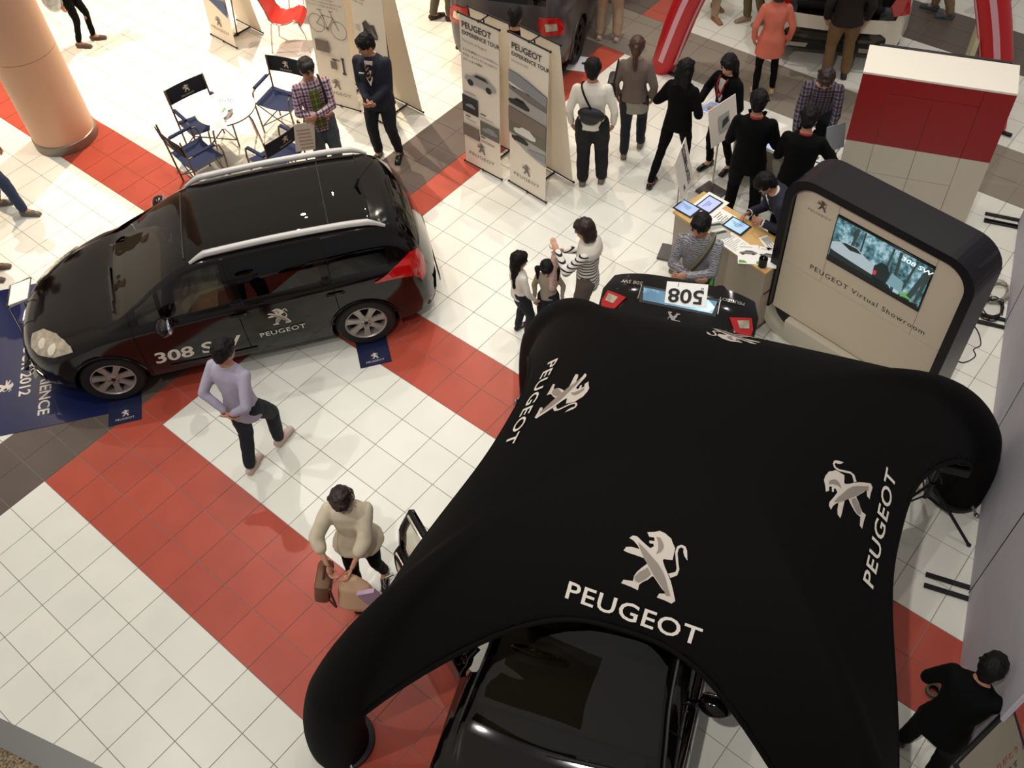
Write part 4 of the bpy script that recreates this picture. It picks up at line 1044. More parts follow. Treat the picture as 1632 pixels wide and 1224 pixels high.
        if hair in ('bob', 'long', 'pigtail'):
            for sg in (-1, 1): t.cap(HC+HR*sg*.066*k+HU*.03*k-F*.01*k, HC+HR*sg*.070*k-HU*.09*k-F*.012*k, .030*k, .026*k)
            if hair == 'bob': t.ell(HC-HU*.065*k-F*.040*k, (.092*k, .065*k, .085*k), HRm, 16, 10)
        if hair == 'long':
            for dx in (-.045, 0, .045): t.chain([HC-HU*.02*k-F*.06*k+HR*dx*k, HC-Vector((0, 0, .16*k))-F*.075*k+HR*dx*1.25*k, HC-Vector((0, 0, .36*k))-Yd*.10*k+HR*dx*k], [.052*k, .046*k, .022*k])
        if hair == 'pony': t.ell(HC-F*.11*k+HU*.01*k, (.03*k, .03*k, .03*k)); t.chain([HC-F*.11*k, HC-F*.15*k-Vector((0, 0, .10*k)), HC-Yd*.12*k-Vector((0, 0, .30*k))], [.032*k, .036*k, .016*k])
        if hair == 'pigtail':
            for sg in (-1, 1): t.chain([HC+HR*sg*.085*k, HC+HR*sg*.13*k-HU*.05*k, HC+HR*sg*.125*k-Vector((0, 0, .20*k))], [.024*k, .036*k, .018*k])
        remesh(t, 'hair', hairm, .0105, root, 2, disp=(.009*k, 38, 9))
    return dict(root=root, P=P, N=N, X=X, Y=Yd, up=up, SH=SH, wr=wr, elb=elb, HC=HC, F=F, HR=HR, HU=HU, s=s)
def strap(p, m, name='strap', wdt=.035, sg=1, off=.0):   # band across chest and back from one shoulder to the other hip
    s = p['s']; pts = []
    for k in range(25):
        a = 2*PI*k/24; u = math.cos(a); v = math.sin(a)
        c = p['P']+p['up']*(.26+.22*u)*s + p['X']*sg*(.12*u)*s + p['Y']*v*.150*s; 
        pts.append(c)
    b = MB(); b.tube(pts[:-1], wdt/2, 6, closed=True, sx=.45); return b.build(name, m, p['root'])
blackj = mat('black suit cloth', '060607', .85, spec=.15); navyj = mat('navy suit cloth', '161b2c', .8); whitesh = mat('white shirt cloth', 'e4ddd2', .85); redsc = mat('red collar cloth', '9a1c22', .8)
denim = mat('blue denim', '2b3a56', .9, noise=.1, nscale=30); denim_g = mat('grey washed denim', '4c5258', .9, noise=.15, nscale=15); blackt = mat('black trousers', '09090a', .88, spec=.15); navyt = mat('dark navy jeans', '151a26', .88)
khaki = mat('khaki trousers', '8c7658', .9); beige = mat('beige trousers', 'b39c82', .9); sneaker = mat('grey trainers', '6d6458', .7); whiteshoe = mat('pale pink trainers', 'cdb4a8', .7)
D = []
# a: far upper left, patterned bag on the hip
p = person('woman in black leggings with a shiny patterned bag near the round column', -6.52, 4.98, 38, 1.6, ((-.10, .10, 0), (.10, -.06, 0)), top=mat('grey sweatshirt', '8f8884', .9), legs=blackt, leg_r=.85, shoe=mat('brown flats', '5a4a42', .7), male=False, hair='bob', lean=16, hands=((-.30, .30, .75), (.30, .05, .80)))
bag = thing('hip_bag', 'shiny white and blue patterned bag hanging on the hip of the woman by the column', 'bag', (-6.42, 4.72, .0))
b = MB(); b.ell((0, 0, .90), (.17, .13, .22), n=18, k=12); remesh(b, 'bag', mat('iridescent print cloth', 'b6c2c2', .35, noise=.35, nscale=14), .015, bag)
b = MB(); b.tube([(-.10, 0, 1.08), (-.06, .1, 1.25), (.05, .12, 1.25), (.10, 0, 1.08)], .012, 6); b.build('handle', whitesh, bag)
# b, c: cropped by the left edge
person('person in blue jeans and grey trainers walking by the left edge', -3.98, 2.10, 40, 1.72, ((-.12, -.22, 0), (.10, .22, 0)), top=mat('black jersey', '121112', .9), legs=denim, shoe=sneaker, lean=4, hairm=hair_m)
person('person in grey shoes standing at the left edge near the white stand', -3.12, 1.30, 40, 1.68, top=blackt, legs=mat('brown cords', '4a3a30', .9), shoe=mat('brown suede shoes', '6b5a4c', .8))
# d: plaid shirt man, arms crossed
pl1 = plaid('purple checked shirt cloth', '8c5a72', 'c8b8c0', '24223c', 8); pl2 = plaid('green checked shirt cloth', '9aa052', '2a3020', '2a3020', 9)
p = person('smiling man in purple checked shirt and glasses with arms crossed beside the navy chairs', -1.05, 5.00, -28, 1.72, top=pl1, legs=denim_g, leg_r=1.2, shoe=sneaker, head=(14, 10), hands=((.05, .27, 1.12), (.0, .22, 1.08)), poles=((-.7, .2, -.9), (.7, .2, -.9)), hem=-.14, sk=skin, hairm=mat('cropped black hair', '1a1512', .7))
b = MB(); ch = p['P']+p['up']*.18; b.box(ch+p['Y']*.128, (.13, .03, .52), .012); b.build('inner_shirt', pl2, p['root'])
b = MB()
for sg in (-1, 1): b.tube([p['HC']+p['HR']*sg*.032+p['F']*.094+p['HU']*.006+Vector((0, 0, 0))+(p['HR']*math.cos(a)*.024+p['HU']*math.sin(a)*.017) for a in [2*PI*k/14 for k in range(14)]], .003, 6, closed=True)
b.tube([p['HC']+p['HR']*.055+p['F']*.09, p['HC']+p['HR']*.08], .003, 5); b.build('glasses', plast, p['root'])
b = MB(); b.tube([p['N']-p['X']*.12-p['Y']*.09-p['up']*.05, p['N']-p['X']*.115-p['up']*.015, p['N']-p['X']*.12-p['up']*.08+p['Y']*.12, p['N']-p['X']*.13-p['up']*.30+p['Y']*.13, p['N']-p['X']*.17-p['up']*.36], .028, 8, sx=.5); b.build('backpack_strap', plast, p['root'])
bb = thing('paper_sheet', 'white printed paper held under the crossed arms of the man in the checked shirt', 'paper', (-1.05, 5.00, 0), rad(-28-90))
b = MB(); b.box((.24, .20, .84), (.24, .012, .38), .002, R=Matrix.Rotation(rad(-10), 3, 'Y')); b.build('sheet', mat('warm white paper', 'e6dccb', .8), bb)
b = MB(); 
for k in range(6): b.box((.24, .2075, .94-.05*k), (.16, .001, .022), 0, R=Matrix.Rotation(rad(-10), 3, 'Y'))
b.build('print', mat('pale brown print', 'c4a48a', .8), bb)
# e: suit man with striped tie
tie_m = stripes('striped tie cloth', '16182a', 'c08a64', 9, .7, 'DIAGONAL')
p = person('man in navy suit and striped tie with hands clasped beside the bicycle banner', -.76, 5.74, -62, 1.76, ((-.13, -.02, 0), (.14, .02, 0)), jacket=navyj, legs=mat('dark navy trousers', '10131c', .85), collar=whitesh, tie=tie_m, head=(-38, 18), hands=((-.035, .26, 1.02), (.045, .26, 1.03)), curl=.8, hairm=hair_b, jhem=-.16)
b = MB(); b.box(p['P']+p['up']*.36+p['X']*.10+p['Y']*.135, (.065, .008, .018), .002); b.build('name_badge', mat('white badge', 'f0f0ee', .4), p['root'])
b = MB()
for sg in (-1, 1):
    c_ = p['P']+p['up']*.28; b.tube([p['N']+p['X']*sg*.05+p['Y']*.07, p['P']+p['up']*.40+p['X']*sg*.05+p['Y']*.148, p['P']+p['up']*.22+p['X']*sg*.005+p['Y']*.15], .004, 6)
b.build('lanyard', mat('maroon lanyard', '5a2028', .7), p['root'])
# f, g
person('person in olive trousers at the top edge behind the striped-tie man', -2.42, 8.55, 60, 1.7, ((-.07, -.1, 0), (.08, .12, 0)), top=blackt, legs=mat('olive trousers', '625a4a', .9), shoe=mat('dark brown shoes', '3a2a22', .6), group=None)
person('person dressed in black standing behind the two banner stands', .26, 7.18, 110, 1.7, ((-.07, 0, 0), (.07, 0, 0)), jacket=blackj, legs=blackt, leg_r=.9, hair='short', male=False, hands=((-.12, .12, .9), (.12, .12, .9)))
# h: white shirt, waist bag
p = person('man in white shirt with black crossbody bag walking away from the camera', 1.70, 6.82, 122, 1.72, ((-.12, -.03, 0), (.11, .03, 0)), top=whitesh, legs=mat('black loose trousers', '131216', .9), leg_r=1.35, shoe=sneaker, head=(0, 12), hem=-.06, curl=.6)
strap(p, blackt, 'bag_strap', .05, -1)
b = MB(); c = p['P']+p['up']*.16-p['Y']*.15; Rb = Matrix((p['X'], p['Y'], p['up'])).transposed() @ Matrix.Rotation(rad(12), 3, 'Y'); b.ell(c+p['up']*.03, (.165, .06, .085), Rb, 20, 10); b.ell(c-p['X']*.02-p['up']*.03, (.12, .055, .08), Rb, 20, 10)
cb = thing('crossbody_bag', 'black crescent bag on the back of the man in the white shirt', 'bag', (1.70, 6.82, 0), rad(122-90)); remesh(b, 'pouch', mat('black nylon', '18161c', .6), .012, cb)
# i: brown jumper with ponytail
p = person('woman in taupe jumper with long ponytail walking away', 1.76, 7.58, 118, 1.62, ((-.09, -.10, 0), (.09, .12, .02)), top=mat('pale grey tunic', 'a09a8e', .9), hem=-.26, flare=1.15, jacket=mat('taupe knit', '6f6058', .95, bump=.3, bscale=120), jhem=-.05, legs=navyt, shoe=sneaker, male=False, hair='pony', hairm=hair_m)
hb = thing('shoulder_bag', 'dark shoulder bag at the left side of the woman in the taupe jumper', 'bag', (1.76, 7.58, 0), rad(118-90)); b = MB(); b.box((-.27, .02, .98), (.10, .26, .22), .035); b.tube([(-.24, -.08, 1.08), (-.20, -.02, 1.34), (-.24, .10, 1.08)], .012, 6); b.build('bag', mat('black leather bag', '1c1618', .5), hb)
# j: beige trousers
person('person in beige trousers and cream top behind the hatchback', -.02, 9.52, 112, 1.72, ((-.13, 0, 0), (.13, 0, 0)), top=mat('cream coat', 'bda88e', .9), legs=beige, leg_r=1.25, shoe=whiteshoe, hands=((-.2, .2, 1.0), (.2, .2, 1.0)))
# k: black suit woman seen from behind
p = person('woman in black trouser suit with long dark hair seen from behind holding a tablet', 2.46, 7.40, 96, 1.62, ((-.16, -.22, 0), (.10, .12, 0)), pelvis=(.01, .06, .87), jacket=blackj, jhem=-.10, legs=blackt, leg_r=.9, male=False, hair='long', hands=((-.16, .26, 1.05), (.14, .26, 1.0)), lean=6)
# l: black suit woman facing
p2 = person('woman in black suit with red trimmed white blouse facing the camera holding a tablet', 2.80, 7.98, -100, 1.62, ((-.12, -.05, 0), (.11, .06, 0)), jacket=blackj, jhem=-.10, legs=blackt, leg_r=.9, male=False, hair='long', collar=whitesh, head=(8, 16), hands=((-.10, .28, 1.05), (.20, .26, 1.00)), lean=6, sk=skin2, hairm=hair_b)
b = MB()
for sg in (-1, 1): b.tube([p2['N']+p2['X']*sg*.055+p2['Y']*.075, p2['P']+p2['up']*.42+p2['X']*sg*.05+p2['Y']*.135, p2['P']+p2['up']*.27+p2['X']*sg*.01+p2['Y']*.165], .011, 6)
b.build('red_trim', redsc, p2['root'])
def tablet(label, x, y, z, rz=0, tilt=0, roll=0, w=.25, d=.19, scr='9fb4e8', case='0d0d10', group=None, lines=True):
    t = thing('tablet', label, 'tablet', (x, y, z), rad(rz), group); t.rotation_euler = (rad(tilt), rad(roll), rad(rz))
    b = MB(); b.box((0, 0, .005), (w, d, .009), .003); b.build('case', mat('tablet case '+case, case, .25, coat=.5), t)
    b = MB(); b.box((0, 0, .0102), (w-.045, d-.035, .0012)); b.build('screen', mat('lit screen '+scr, scr, .2, emit=.55), t)
    if lines:
        b = MB(); 
        for k in range(3): b.box((-.02+.01*k, .03-.02*k, .0114), (.12-.03*k, .007, .0004))
        b.build('screen_print', mat('blue grey print', '4c5c86', .5), t)
    return t
tablet('black tablet held up by the long-haired woman seen from behind', 2.24, 7.68, 1.06, 96, 35, 0)
tablet('white cased tablet held by the woman with the red trimmed blouse', 2.74, 7.68, 1.02, -100, 12, 0, case='e8e8ee', scr='7d8cb0')
# m: two men in suits from behind
person('taller of two men in black suits seen from behind, nearer the picture board', 3.52, 7.28, 112, 1.74, ((-.16, -.02, 0), (.14, .02, 0)), jacket=blackj, jhem=-.16, legs=blackt, collar=redsc, head=(0, 22), hands=((-.12, .28, 1.10), (.12, .28, 1.08)), lean=3)
person('man in black suit seen from behind leaning to the papers, nearer the red tower', 4.08, 7.28, 108, 1.72, ((-.12, -.02, 0), (.12, .02, 0)), jacket=blackj, jhem=-.16, legs=blackt, collar=redsc, head=(0, 38), hands=((-.10, .34, 1.08), (.28, .32, 1.08)), lean=10)
# n: checked shirt, bending to write
pl3 = plaid('dark checked shirt cloth', '3a2c38', '6c6270', '15121c', 8)
person('man in dark checked shirt and maroon tee bending to write on the white table', 3.66, 8.55, -66, 1.72, ((-.14, -.05, 0), (.13, .02, 0)), top=pl3, legs=navyt, lean=30, head=(0, 42), hands=((-.16, .50, .86), (.20, .50, .86)), hairm=hair_br, shoe=sneaker)
# o: writer leaning on the counter
p = person('person in dark jacket and white cuffs leaning over the wooden counter to write', 4.42, 6.74, -142, 1.66, ((-.14, .0, 0), (.12, .0, 0)), jacket=navyj, legs=blackt, collar=whitesh, lean=40, head=(0, 50), hands=((-.16, .40, .985), (.0, .52, .985)))
for i_ in (0, 1):
    q_ = (p['wr'][i_]-p['elb'][i_]).normalized(); b = MB(); b.tube([p['wr'][i_]-q_*.05, p['wr'][i_]-q_*.0], .041, 12); b.build('cuff', whitesh, p['root'])
b = MB(); q_ = p['wr'][1]+(p['wr'][1]-p['elb'][1]).normalized()*.09; b.cyl((q_.x, q_.y, .912), (q_.x+.03, q_.y-.05, 1.03), .004, n=6); b.build('pen', plast, p['root'])
# p: grey sweater man
knit = stripes('grey marled knit', '4c4a50', '9a989c', 16, .5, 'Z', .95, 5)
p = person('man in grey marled sweater with arms crossed standing by the wooden counter', 4.02, 5.42, -70, 1.70, ((-.12, 0, 0), (.12, 0, 0)), top=knit, legs=mat('brown grey trousers', '57504e', .9), head=(-18, 16), hands=((.05, .27, 1.12), (.0, .22, 1.08)), poles=((-.7, .2, -.9), (.7, .2, -.9)), hem=-.12, shoe=sneaker)
strap(p, mat('olive canvas strap', '6a6450', .9), 'bag_strap', .11, -1)
# green sleeved child
person('child in a green sleeved top reaching up in front of the grey sweater man', 4.41, 5.22, 125, 1.06, top=mat('green jersey', '3f9a38', .85), legs=navyt, shoe=sneaker, hands=((-.05, .34, .92), (.22, .05, .55)), hem=-.05)
# q: mother and two girls
nstripe = stripes('navy and white striped jersey', 'e6dfd6', '1e1e30', 7.5, .72, 'Z')
p = person('woman with brown bob in navy striped top and beige cardigan with hands raised', 3.14, 4.80, 205, 1.60, top=nstripe, legs=mat('taupe trousers', '5c5048', .9), hair='bob', hairm=hair_br, male=False, head=(0, 16), hands=((-.05, .30, 1.20), (.05, .26, 1.12)), curl=.15, sk=skin2, hem=-.14, shoe=sneaker)
b = MB(); P_, u_, X_, Y_ = p['P'], p['up'], p['X'], p['Y']
b.loft([(P_+u_*.36-Y_*.02, X_, Y_, .175, .128), (P_+u_*.43-Y_*.02, X_, Y_, .168, .115), (P_+u_*.49-Y_*.01, X_, Y_, .115, .09)]); remesh(b, 'shoulder_wrap', mat('ivory cloth', 'd9cfc2', .9), .013, p['root'])
sc = thing('print_scarf', 'pink patterned cloth hanging from the arm of the woman in the striped top', 'cloth', (3.14, 4.80, 0), rad(205-90)); b = MB(); b.loft([((.0, .33, 1.12), (1, 0, 0), (0, 1, 0), .06, .035), ((-.02, .34, .92), (1, 0, 0), (0, 1, 0), .12, .05), ((-.02, .34, .72), (1, 0, 0), (0, 1, 0), .15, .05)]); remesh(b, 'cloth', mat('pink floral cloth', 'c9a79c', .9, noise=.3, nscale=40), .013, sc)
person('girl with long straight black hair and white top beside the black canopy', 2.60, 4.36, 70, 1.20, top=whitesh, legs=navyt, male=False, hair='long', head=(-20, 10), sk=skin2, hands=((-.12, .1, .6), (.14, .1, .6)))
person('small girl with black pigtails looking down beside the black canopy', 2.80, 4.58, -60, 1.06, top=mat('grey beige top', 'a59a88', .9), legs=navyt, male=False, hair='pigtail', head=(0, 30), sk=skin2)
# r: pink coat
person('woman in long coral pink coat and black leggings seen from behind', 2.47, 9.60, 122, 1.60, ((-.12, -.05, 0), (.11, .05, 0)), top=mat('coral pink coat', 'd8735e', .9), hem=-.30, flare=1.28, legs=blackt, leg_r=.85, shoe=mat('cream clogs', 'c8ae84', .7), male=False, hair='bob', hairm=hair_br)
# s: two at the top edge
person('person in burgundy skirt and brown boots at the top edge', .86, 10.95, -20, 1.6, ((-.10, -.12, 0), (.10, .14, 0)), top=mat('burgundy cloth', '5c3a3c', .9), skirt=(mat('burgundy cloth', '5c3a3c', .9), .42, 1.25), legs=beige, shoe=mat('tan boots', '9c7350', .7), male=False)
person('person in rolled olive trousers and pale trainers at the top edge', 1.46, 11.08, -120, 1.62, ((-.08, -.08, 0), (.08, .08, 0)), top=mat('sand coat', '8c7a66', .9), legs=mat('olive chinos', '6e6446', .9), shoe=mat('grey canvas shoes', 'a09080', .8), male=False, hair='bob')
# t: brown trousers, dark jacket
person('man in dark jacket and brown trousers looking into the white car', 3.06, 10.46, 120, 1.74, ((-.14, -.05, 0), (.12, .03, 0)), top=whitesh, jacket=mat('dark brown jacket', '1f1712', .9), jhem=-.10, legs=mat('brown chinos', '7c6040', .9), leg_r=1.15, shoe=mat('black trainers', '2a2624', .7), head=(0, 20))
person('person in khaki trousers and blue trainers on the brown carpet', 3.54, 12.72, 195, 1.70, ((-.08, -.12, 0), (.09, .12, 0)), top=blackt, legs=khaki, shoe=mat('blue grey trainers', '47505a', .7))
person('person in black trousers beside the right leg of the red arch', 4.20, 12.80, 100, 1.70, top=blackt, legs=blackt)
# w: lavender shirt
p = person('man in lavender shirt with hands clasped behind his back walking past the estate car', 1.56, 1.62, 106, 1.72, ((-.05, -.25, .0), (.05, .13, .03)), top=mat('lavender shirt cloth', 'a9a2b4', .9), hem=-.16, flare=1.05, legs=navyt, shoe=whiteshoe, hands=((-.03, -.24, .97), (.05, -.25, .98)), poles=((-1, -.4, .2), (1, -.4, .2)), curl=.7, head=(-20, 14), hairm=hair_b, sk=skin, lean=2)
# x: woman with bags
p = person('woman in loose cream blouse looking down with bags in front of her', 3.42, 1.24, -52, 1.64, ((-.09, -.10, 0), (.09, .10, 0)), top=mat('cream loose blouse', 'cdbfa6', .95), sleeve='34', hem=-.10, flare=1.5, legs=blackt, leg_r=.9, male=False, hair='bob', hairm=hair_br, head=(8, 30), lean=0, hands=((-.02, .34, .94), (.18, .32, .95)), poles=((-1, -.2, -.2), (1, -.2, -.2)))
b1 = thing('handbag', 'brown leather handbag with long strap held by the woman in the cream blouse', 'bag', (3.42, 1.24, 0), rad(-52-90))
b = MB(); b.box((.24, .36, .76), (.13, .28, .28), .04, R=Matrix.Rotation(rad(-12), 3, 'Y')); b.build('bag', mat('brown leather', '6e4a30', .55), b1)
b = MB(); b.tube([(.26, .24, .86), (.30, .28, .62), (.26, .38, .46), (.18, .46, .50), (.16, .48, .86)], .011, 6); b.tube([(.24, .28, .86), (.19, .34, .98), (.22, .44, .86)], .010, 6); b.build('bag_strap', mat('dark brown leather', '4a2e1c', .55), b1)
b2 = thing('shopping_bag', 'peach and lilac shopping bag hanging in front of the woman in the cream blouse', 'bag', (3.42, 1.24, 0), rad(-52-90))
b = MB(); b.loft([((.0, .38, .88), (1, 0, 0), (0, 1, 0), .05, .03), ((-.01, .40, .76), (1, 0, 0), (0, 1, 0), .13, .06), ((-.02, .42, .52), (1, 0, 0), (0, 1, 0), .19, .08), ((-.02, .42, .46), (1, 0, 0), (0, 1, 0), .17, .07)]); remesh(b, 'bag', mat('peach cloth', 'd9b08c', .8), .014, b2)
b = MB(); b.box((-.16, .47, .68), (.16, .04, .24), .02, R=Matrix.Rotation(rad(20), 3, 'Y')); b.build('lilac_panel', mat('lilac cloth', 'b698b0', .8), b2)
# y: crouching in black at the bottom right
person('person in black leaning on the end of the grey partition at the bottom right', 7.80, 2.74, 82, 1.60, ((-.15, .08, 0), (.15, -.05, 0)), lean=22, head=(0, 25), jacket=blackj, legs=blackt, leg_r=1.2, hands=((-.18, .34, .9), (.06, .50, 1.02)), jhem=-.14)

# ================================================================== PROPS
alu = mat('grey tube metal', '6f665c', .4, metal=.6); steel = mat('chromed steel', 'b0aaa2', .2, metal=.95); navyc = mat('navy canvas', '18264c', .85); blkc = mat('near black canvas', '14141e', .85)
banner_m = mat('cream banner film', 'ece2d0', .55); ink = mat('dark grey ink', '3a3836', .6); ink2 = mat('mid grey ink', '77726c', .6)
GP = [ink, ink2, mat('photo grey light', 'a8a6a0', .5), mat('photo dark', '2c2c2e', .5), mat('photo green', '6a6c5c', .6), mat('photo white', 'dedad2', .5), mat('photo sky', '8d9093', .5), mat('photo brown', '7c7064', .6)]
def car_print(pr, cx, cy, w, body, dark, glassm=3, rot=0):
    q = Print(); h = w*.42
    q.poly([(-.5*w, -.12*h), (-.46*w, .12*h), (-.26*w, .22*h), (-.12*w, .46*h), (.22*w, .46*h), (.40*w, .18*h), (.50*w, .08*h), (.50*w, -.18*h), (.34*w, -.30*h), (-.40*w, -.28*h)], body)
    q.poly([(-.20*w, .22*h), (-.09*w, .40*h), (.18*w, .40*h), (.30*w, .20*h)], glassm)
    for x in (-.30, .28):
        q.poly([(x*w+.095*w*math.cos(2*PI*k/12), -.24*h+.20*h*math.sin(2*PI*k/12)) for k in range(12)], dark)
    for (x, y), in zip(()): pass
    n = len(pr.v); c, s_ = math.cos(rad(rot)), math.sin(rad(rot))
    pr.v += [(cx+x*c-y*s_, cy+x*s_+y*c) for x, y in q.v]; pr.f += [tuple(i+n for i in f) for f in q.f]; pr.m += q.m
def banner(loc, az, label, kind, name='banner_stand', back=True, group=None):
    """x-type double banner stand: front film and back film tied to one mast; az = direction the front faces"""
    t = thing(name, label, 'banner', loc, rad(az+90), group)
    def film(y0, y1, nm):                           # bottom edge at y0, top edge leaning to y1
        b = MB(); b.add([(-.30, y0, .03), (.30, y0, .03), (.30, y1, 2.0), (-.30, y1, 2.0), (-.30, y0+.003, .03), (.30, y0+.003, .03), (.30, y1+.003, 2.0), (-.30, y1+.003, 2.0)], [(0,1,2,3),(7,6,5,4),(0,4,5,1),(1,5,6,2),(2,6,7,3),(3,7,4,0)])
        o = b.build(nm, banner_m, t, False)
        for y, z in ((y0, .03), (y1, 2.0)):
            b = MB(); b.cyl((-.315, y, z), (.315, y, z), .010, n=8); b.ell((-.318, y, z), (.016, .016, .016), n=8, k=6); b.ell((.318, y, z), (.016, .016, .016), n=8, k=6); b.ell((0, y, z), (.014, .02, .018), n=8, k=6); b.build('rod', feet, t)
        return o
    film(-.22, -.06, 'front_film')
    if back: film(.28, .10, 'back_film')
    b = MB(); b.tube([(0, .03, .02), (0, .11, .6), (0, .12, 1.2), (0, .02, 1.98)], .009, 8); b.tube([(0, -.22, .02), (0, .28, .02)], .012, 6); b.tube([(0, -.06, 1.99), (0, .10, 1.99)], .008, 6); b.box((0, .03, .02), (.05, .05, .03), .005); b.build('mast', feet, t)
    pr = Print(); O = Vector((0, -.225, .03)); U = Vector((0, .16, 1.97)).normalized(); X_ = Vector((1, 0, 0))
    def T_(s_, y, sz, m=0, x=-.26, bold=0, sx=1):
        vf = text2d(s_, sz, sx, bold); mn = min(v[0] for v in vf[0]); pr.add(vf, (x-mn, y), m=m)
    if kind in ('tourA', 'tourB'):
        T_('PEUGEOT', 1.86 if kind == 'tourA' else 1.84, .105, bold=.02); T_('EXPERIENCE TOUR', 1.765 if kind == 'tourA' else 1.745, .068, bold=.02)
        T_('The future of Peugeot' if kind == 'tourA' else 'Line-up models', 1.67, .042, m=1)
    if kind == 'tourA':
        T_('クルマを本当にフィットさせること。', 1.56, .034, bold=.012); T_('それは、モノづくりへのこだわりと', 1.50, .034, bold=.012); T_('エモーションの融合', 1.44, .034, bold=.012)
        car_print(pr, .0, 1.22, .50, 2, 3)
        pr.rect(-.26, 1.01, -.08, 1.02, 1)
        pr.rect(-.30, .74, -.04, .97, 3); car_print(pr, -.16, .85, .16, 6, 3); pr.rect(-.01, .80, .08, .815, 0); pr.rect(-.01, .76, .20, .768, 1)
        pr.rect(-.26, .68, -.18, .695, 0); pr.rect(-.26, .64, -.08, .648, 1)
        pr.rect(-.01, .52, .30, .72, 4); car_print(pr, .15, .62, .26, 6, 3); pr.rect(-.01, .48, .06, .495, 0); pr.rect(-.01, .44, .22, .448, 1); pr.rect(-.01, .42, .20, .428, 1)
        pr.rect(-.30, .41, -.03, .58, 7); pr.poly([(-.30, .41), (-.03, .41), (-.03, .47), (-.30, .50)], 3)
    if kind == 'tourB':
        def arc(z0, z1, dz, m): pr.poly([(-.30+.06*k, z0+dz*math.sin(PI*k/10)-(z0-z1)*k/10*.35) for k in range(11)]+[(.30, z1-.1), (-.30, z1+.1)], m)
        pr.poly([(-.30, 1.54), (-.16, 1.53), (0, 1.50), (.30, 1.42), (.30, .50), (.14, .53), (-.02, .57), (-.18, .64), (-.30, .73)], 1)
        pr.poly([(-.30, 1.54), (-.16, 1.53), (0, 1.50), (.30, 1.42), (.30, 1.30), (-.30, 1.40)], 6); car_print(pr, -.10, 1.40, .40, 5, 3)
        pr.poly([(-.30, 1.30), (0, 1.24), (.30, 1.22), (.30, 1.05), (-.30, 1.08)], 2); car_print(pr, -.14, 1.16, .34, 3, 0)
        pr.poly([(-.30, 1.08), (.30, 1.05), (.30, .88), (-.30, .90)], 7); car_print(pr, .06, .98, .42, 0, 3)
        pr.poly([(-.30, .90), (.30, .88), (.30, .72), (-.30, .74)], 4); car_print(pr, -.04, .81, .36, 5, 3)
        pr.poly([(-.30, .74), (.30, .72), (.30, .50), (.14, .53), (-.02, .57), (-.18, .64), (-.30, .73)], 2); car_print(pr, -.12, .69, .28, 3, 0); pr.poly([(.0, .62), (.30, .66), (.30, .56), (.1, .57)], 6)
    if kind == 'bike':
        for k in range(11): T_('ひとつひとつの部品に受け継がれた手仕事の歴史'[:18-(k % 3)*2], 1.86-.045*k, .03, m=1)
        def ring(cx, cy, r, w_=.006):
            n = 28; vs = []; fs = []
            for k in range(n):
                a = 2*PI*k/n; vs += [(cx+r*math.cos(a), cy+r*math.sin(a)), (cx+(r-w_)*math.cos(a), cy+(r-w_)*math.sin(a))]
            for k in range(n): q = (k+1) % n; fs.append((2*k, 2*q, 2*q+1, 2*k+1))
            pr.add((vs, fs), m=0)
        def ln(x0, y0, x1, y1, w_=.007):
            d = Vector((x1-x0, y1-y0)).normalized()*w_/2; pr.poly([(x0-d.y, y0+d.x), (x1-d.y, y1+d.x), (x1+d.y, y1-d.x), (x0+d.y, y0-d.x)], 0)
        ring(-.17, 1.16, .125); ring(.17, 1.12, .125); ring(0, 1.11, .025)
        for a in ((-.17, 1.16, -.06, 1.29), (-.06, 1.29, .10, 1.28), (.10, 1.28, .17, 1.12), (-.06, 1.29, 0, 1.11), (-.17, 1.16, 0, 1.11), (0, 1.11, .10, 1.27), (-.09, 1.35, -.04, 1.25), (.07, 1.36, .11, 1.26), (.05, 1.36, .12, 1.36), (-.13, 1.355, -.05, 1.355)): ln(*a)
        pr.rect(-.24, .78, -.02, .94, 7)
        for k in range(6): pr.rect(-.24+.035*k, .78, -.235+.035*k, .94, 0)
        pr.rect(-.04, .56, .06, .67, 7); pr.rect(-.02, .68, .05, .70, 0); pr.rect(.05, .69, .12, .70, 0); pr.rect(.14, .52, .17, .73, 0); pr.rect(.125, .50, .185, .53, 0); pr.rect(.13, .71, .18, .74, 0)
    if kind == 'history':
        for k in range(5): T_('受け継がれた歴史の中で'[:11-k], 1.82-.05*k, .03, m=1)
        pr.poly([(-.10, 1.28), (-.12, 1.36), (-.05, 1.42), (.02, 1.38), (.10, 1.40), (.14, 1.30), (.06, 1.24)], 0); pr.poly([(.02, 1.36), (.12, 1.28), (.16, 1.22), (.06, 1.26)], 1)
        for x, r in ((-.06, .05), (.10, .05)): pr.poly([(x+r*math.cos(2*PI*k/14), 1.26+r*math.sin(2*PI*k/14)) for k in range(14)], 0)
        for q in (1.30, 1.02, .80): 
            for k in range(3): pr.rect(-.26, q-.03*k, -.16, q-.03*k+.006, 1)
        pr.poly([(-.12, .98), (-.10, 1.06), (.02, 1.08), (.12, 1.02), (.10, .94), (-.04, .92)], 0)
    if kind == 'photo':
        pr.poly([(-.30, 1.0), (.30, .95), (.30, .52), (.02, .58), (-.30, .72)], 2); car_print(pr, .02, .80, .44, 1, 3); pr.poly([(-.16, .64), (.30, .70), (.30, .46), (.06, .56)], 8)
    s0 = .30 if kind != 'bike' else .32
    pr.lion((-.02, s0), .155, 0, 1); pr.text('PEUGEOT', (-.01, s0-.13), .062, 1.45, m=1, bold=.005, space=1.15)
    pr.build('print', GP+[mat('photo blue', '34507c', .5)], O, X_, U, t, .002)
    return t
def mid(a, b): return ((a[0]+b[0])/2, (a[1]+b[1])/2)
banner((.455, 6.42, 0), -92, 'banner stand with one large silver car photo above four small pictures', 'tourA')
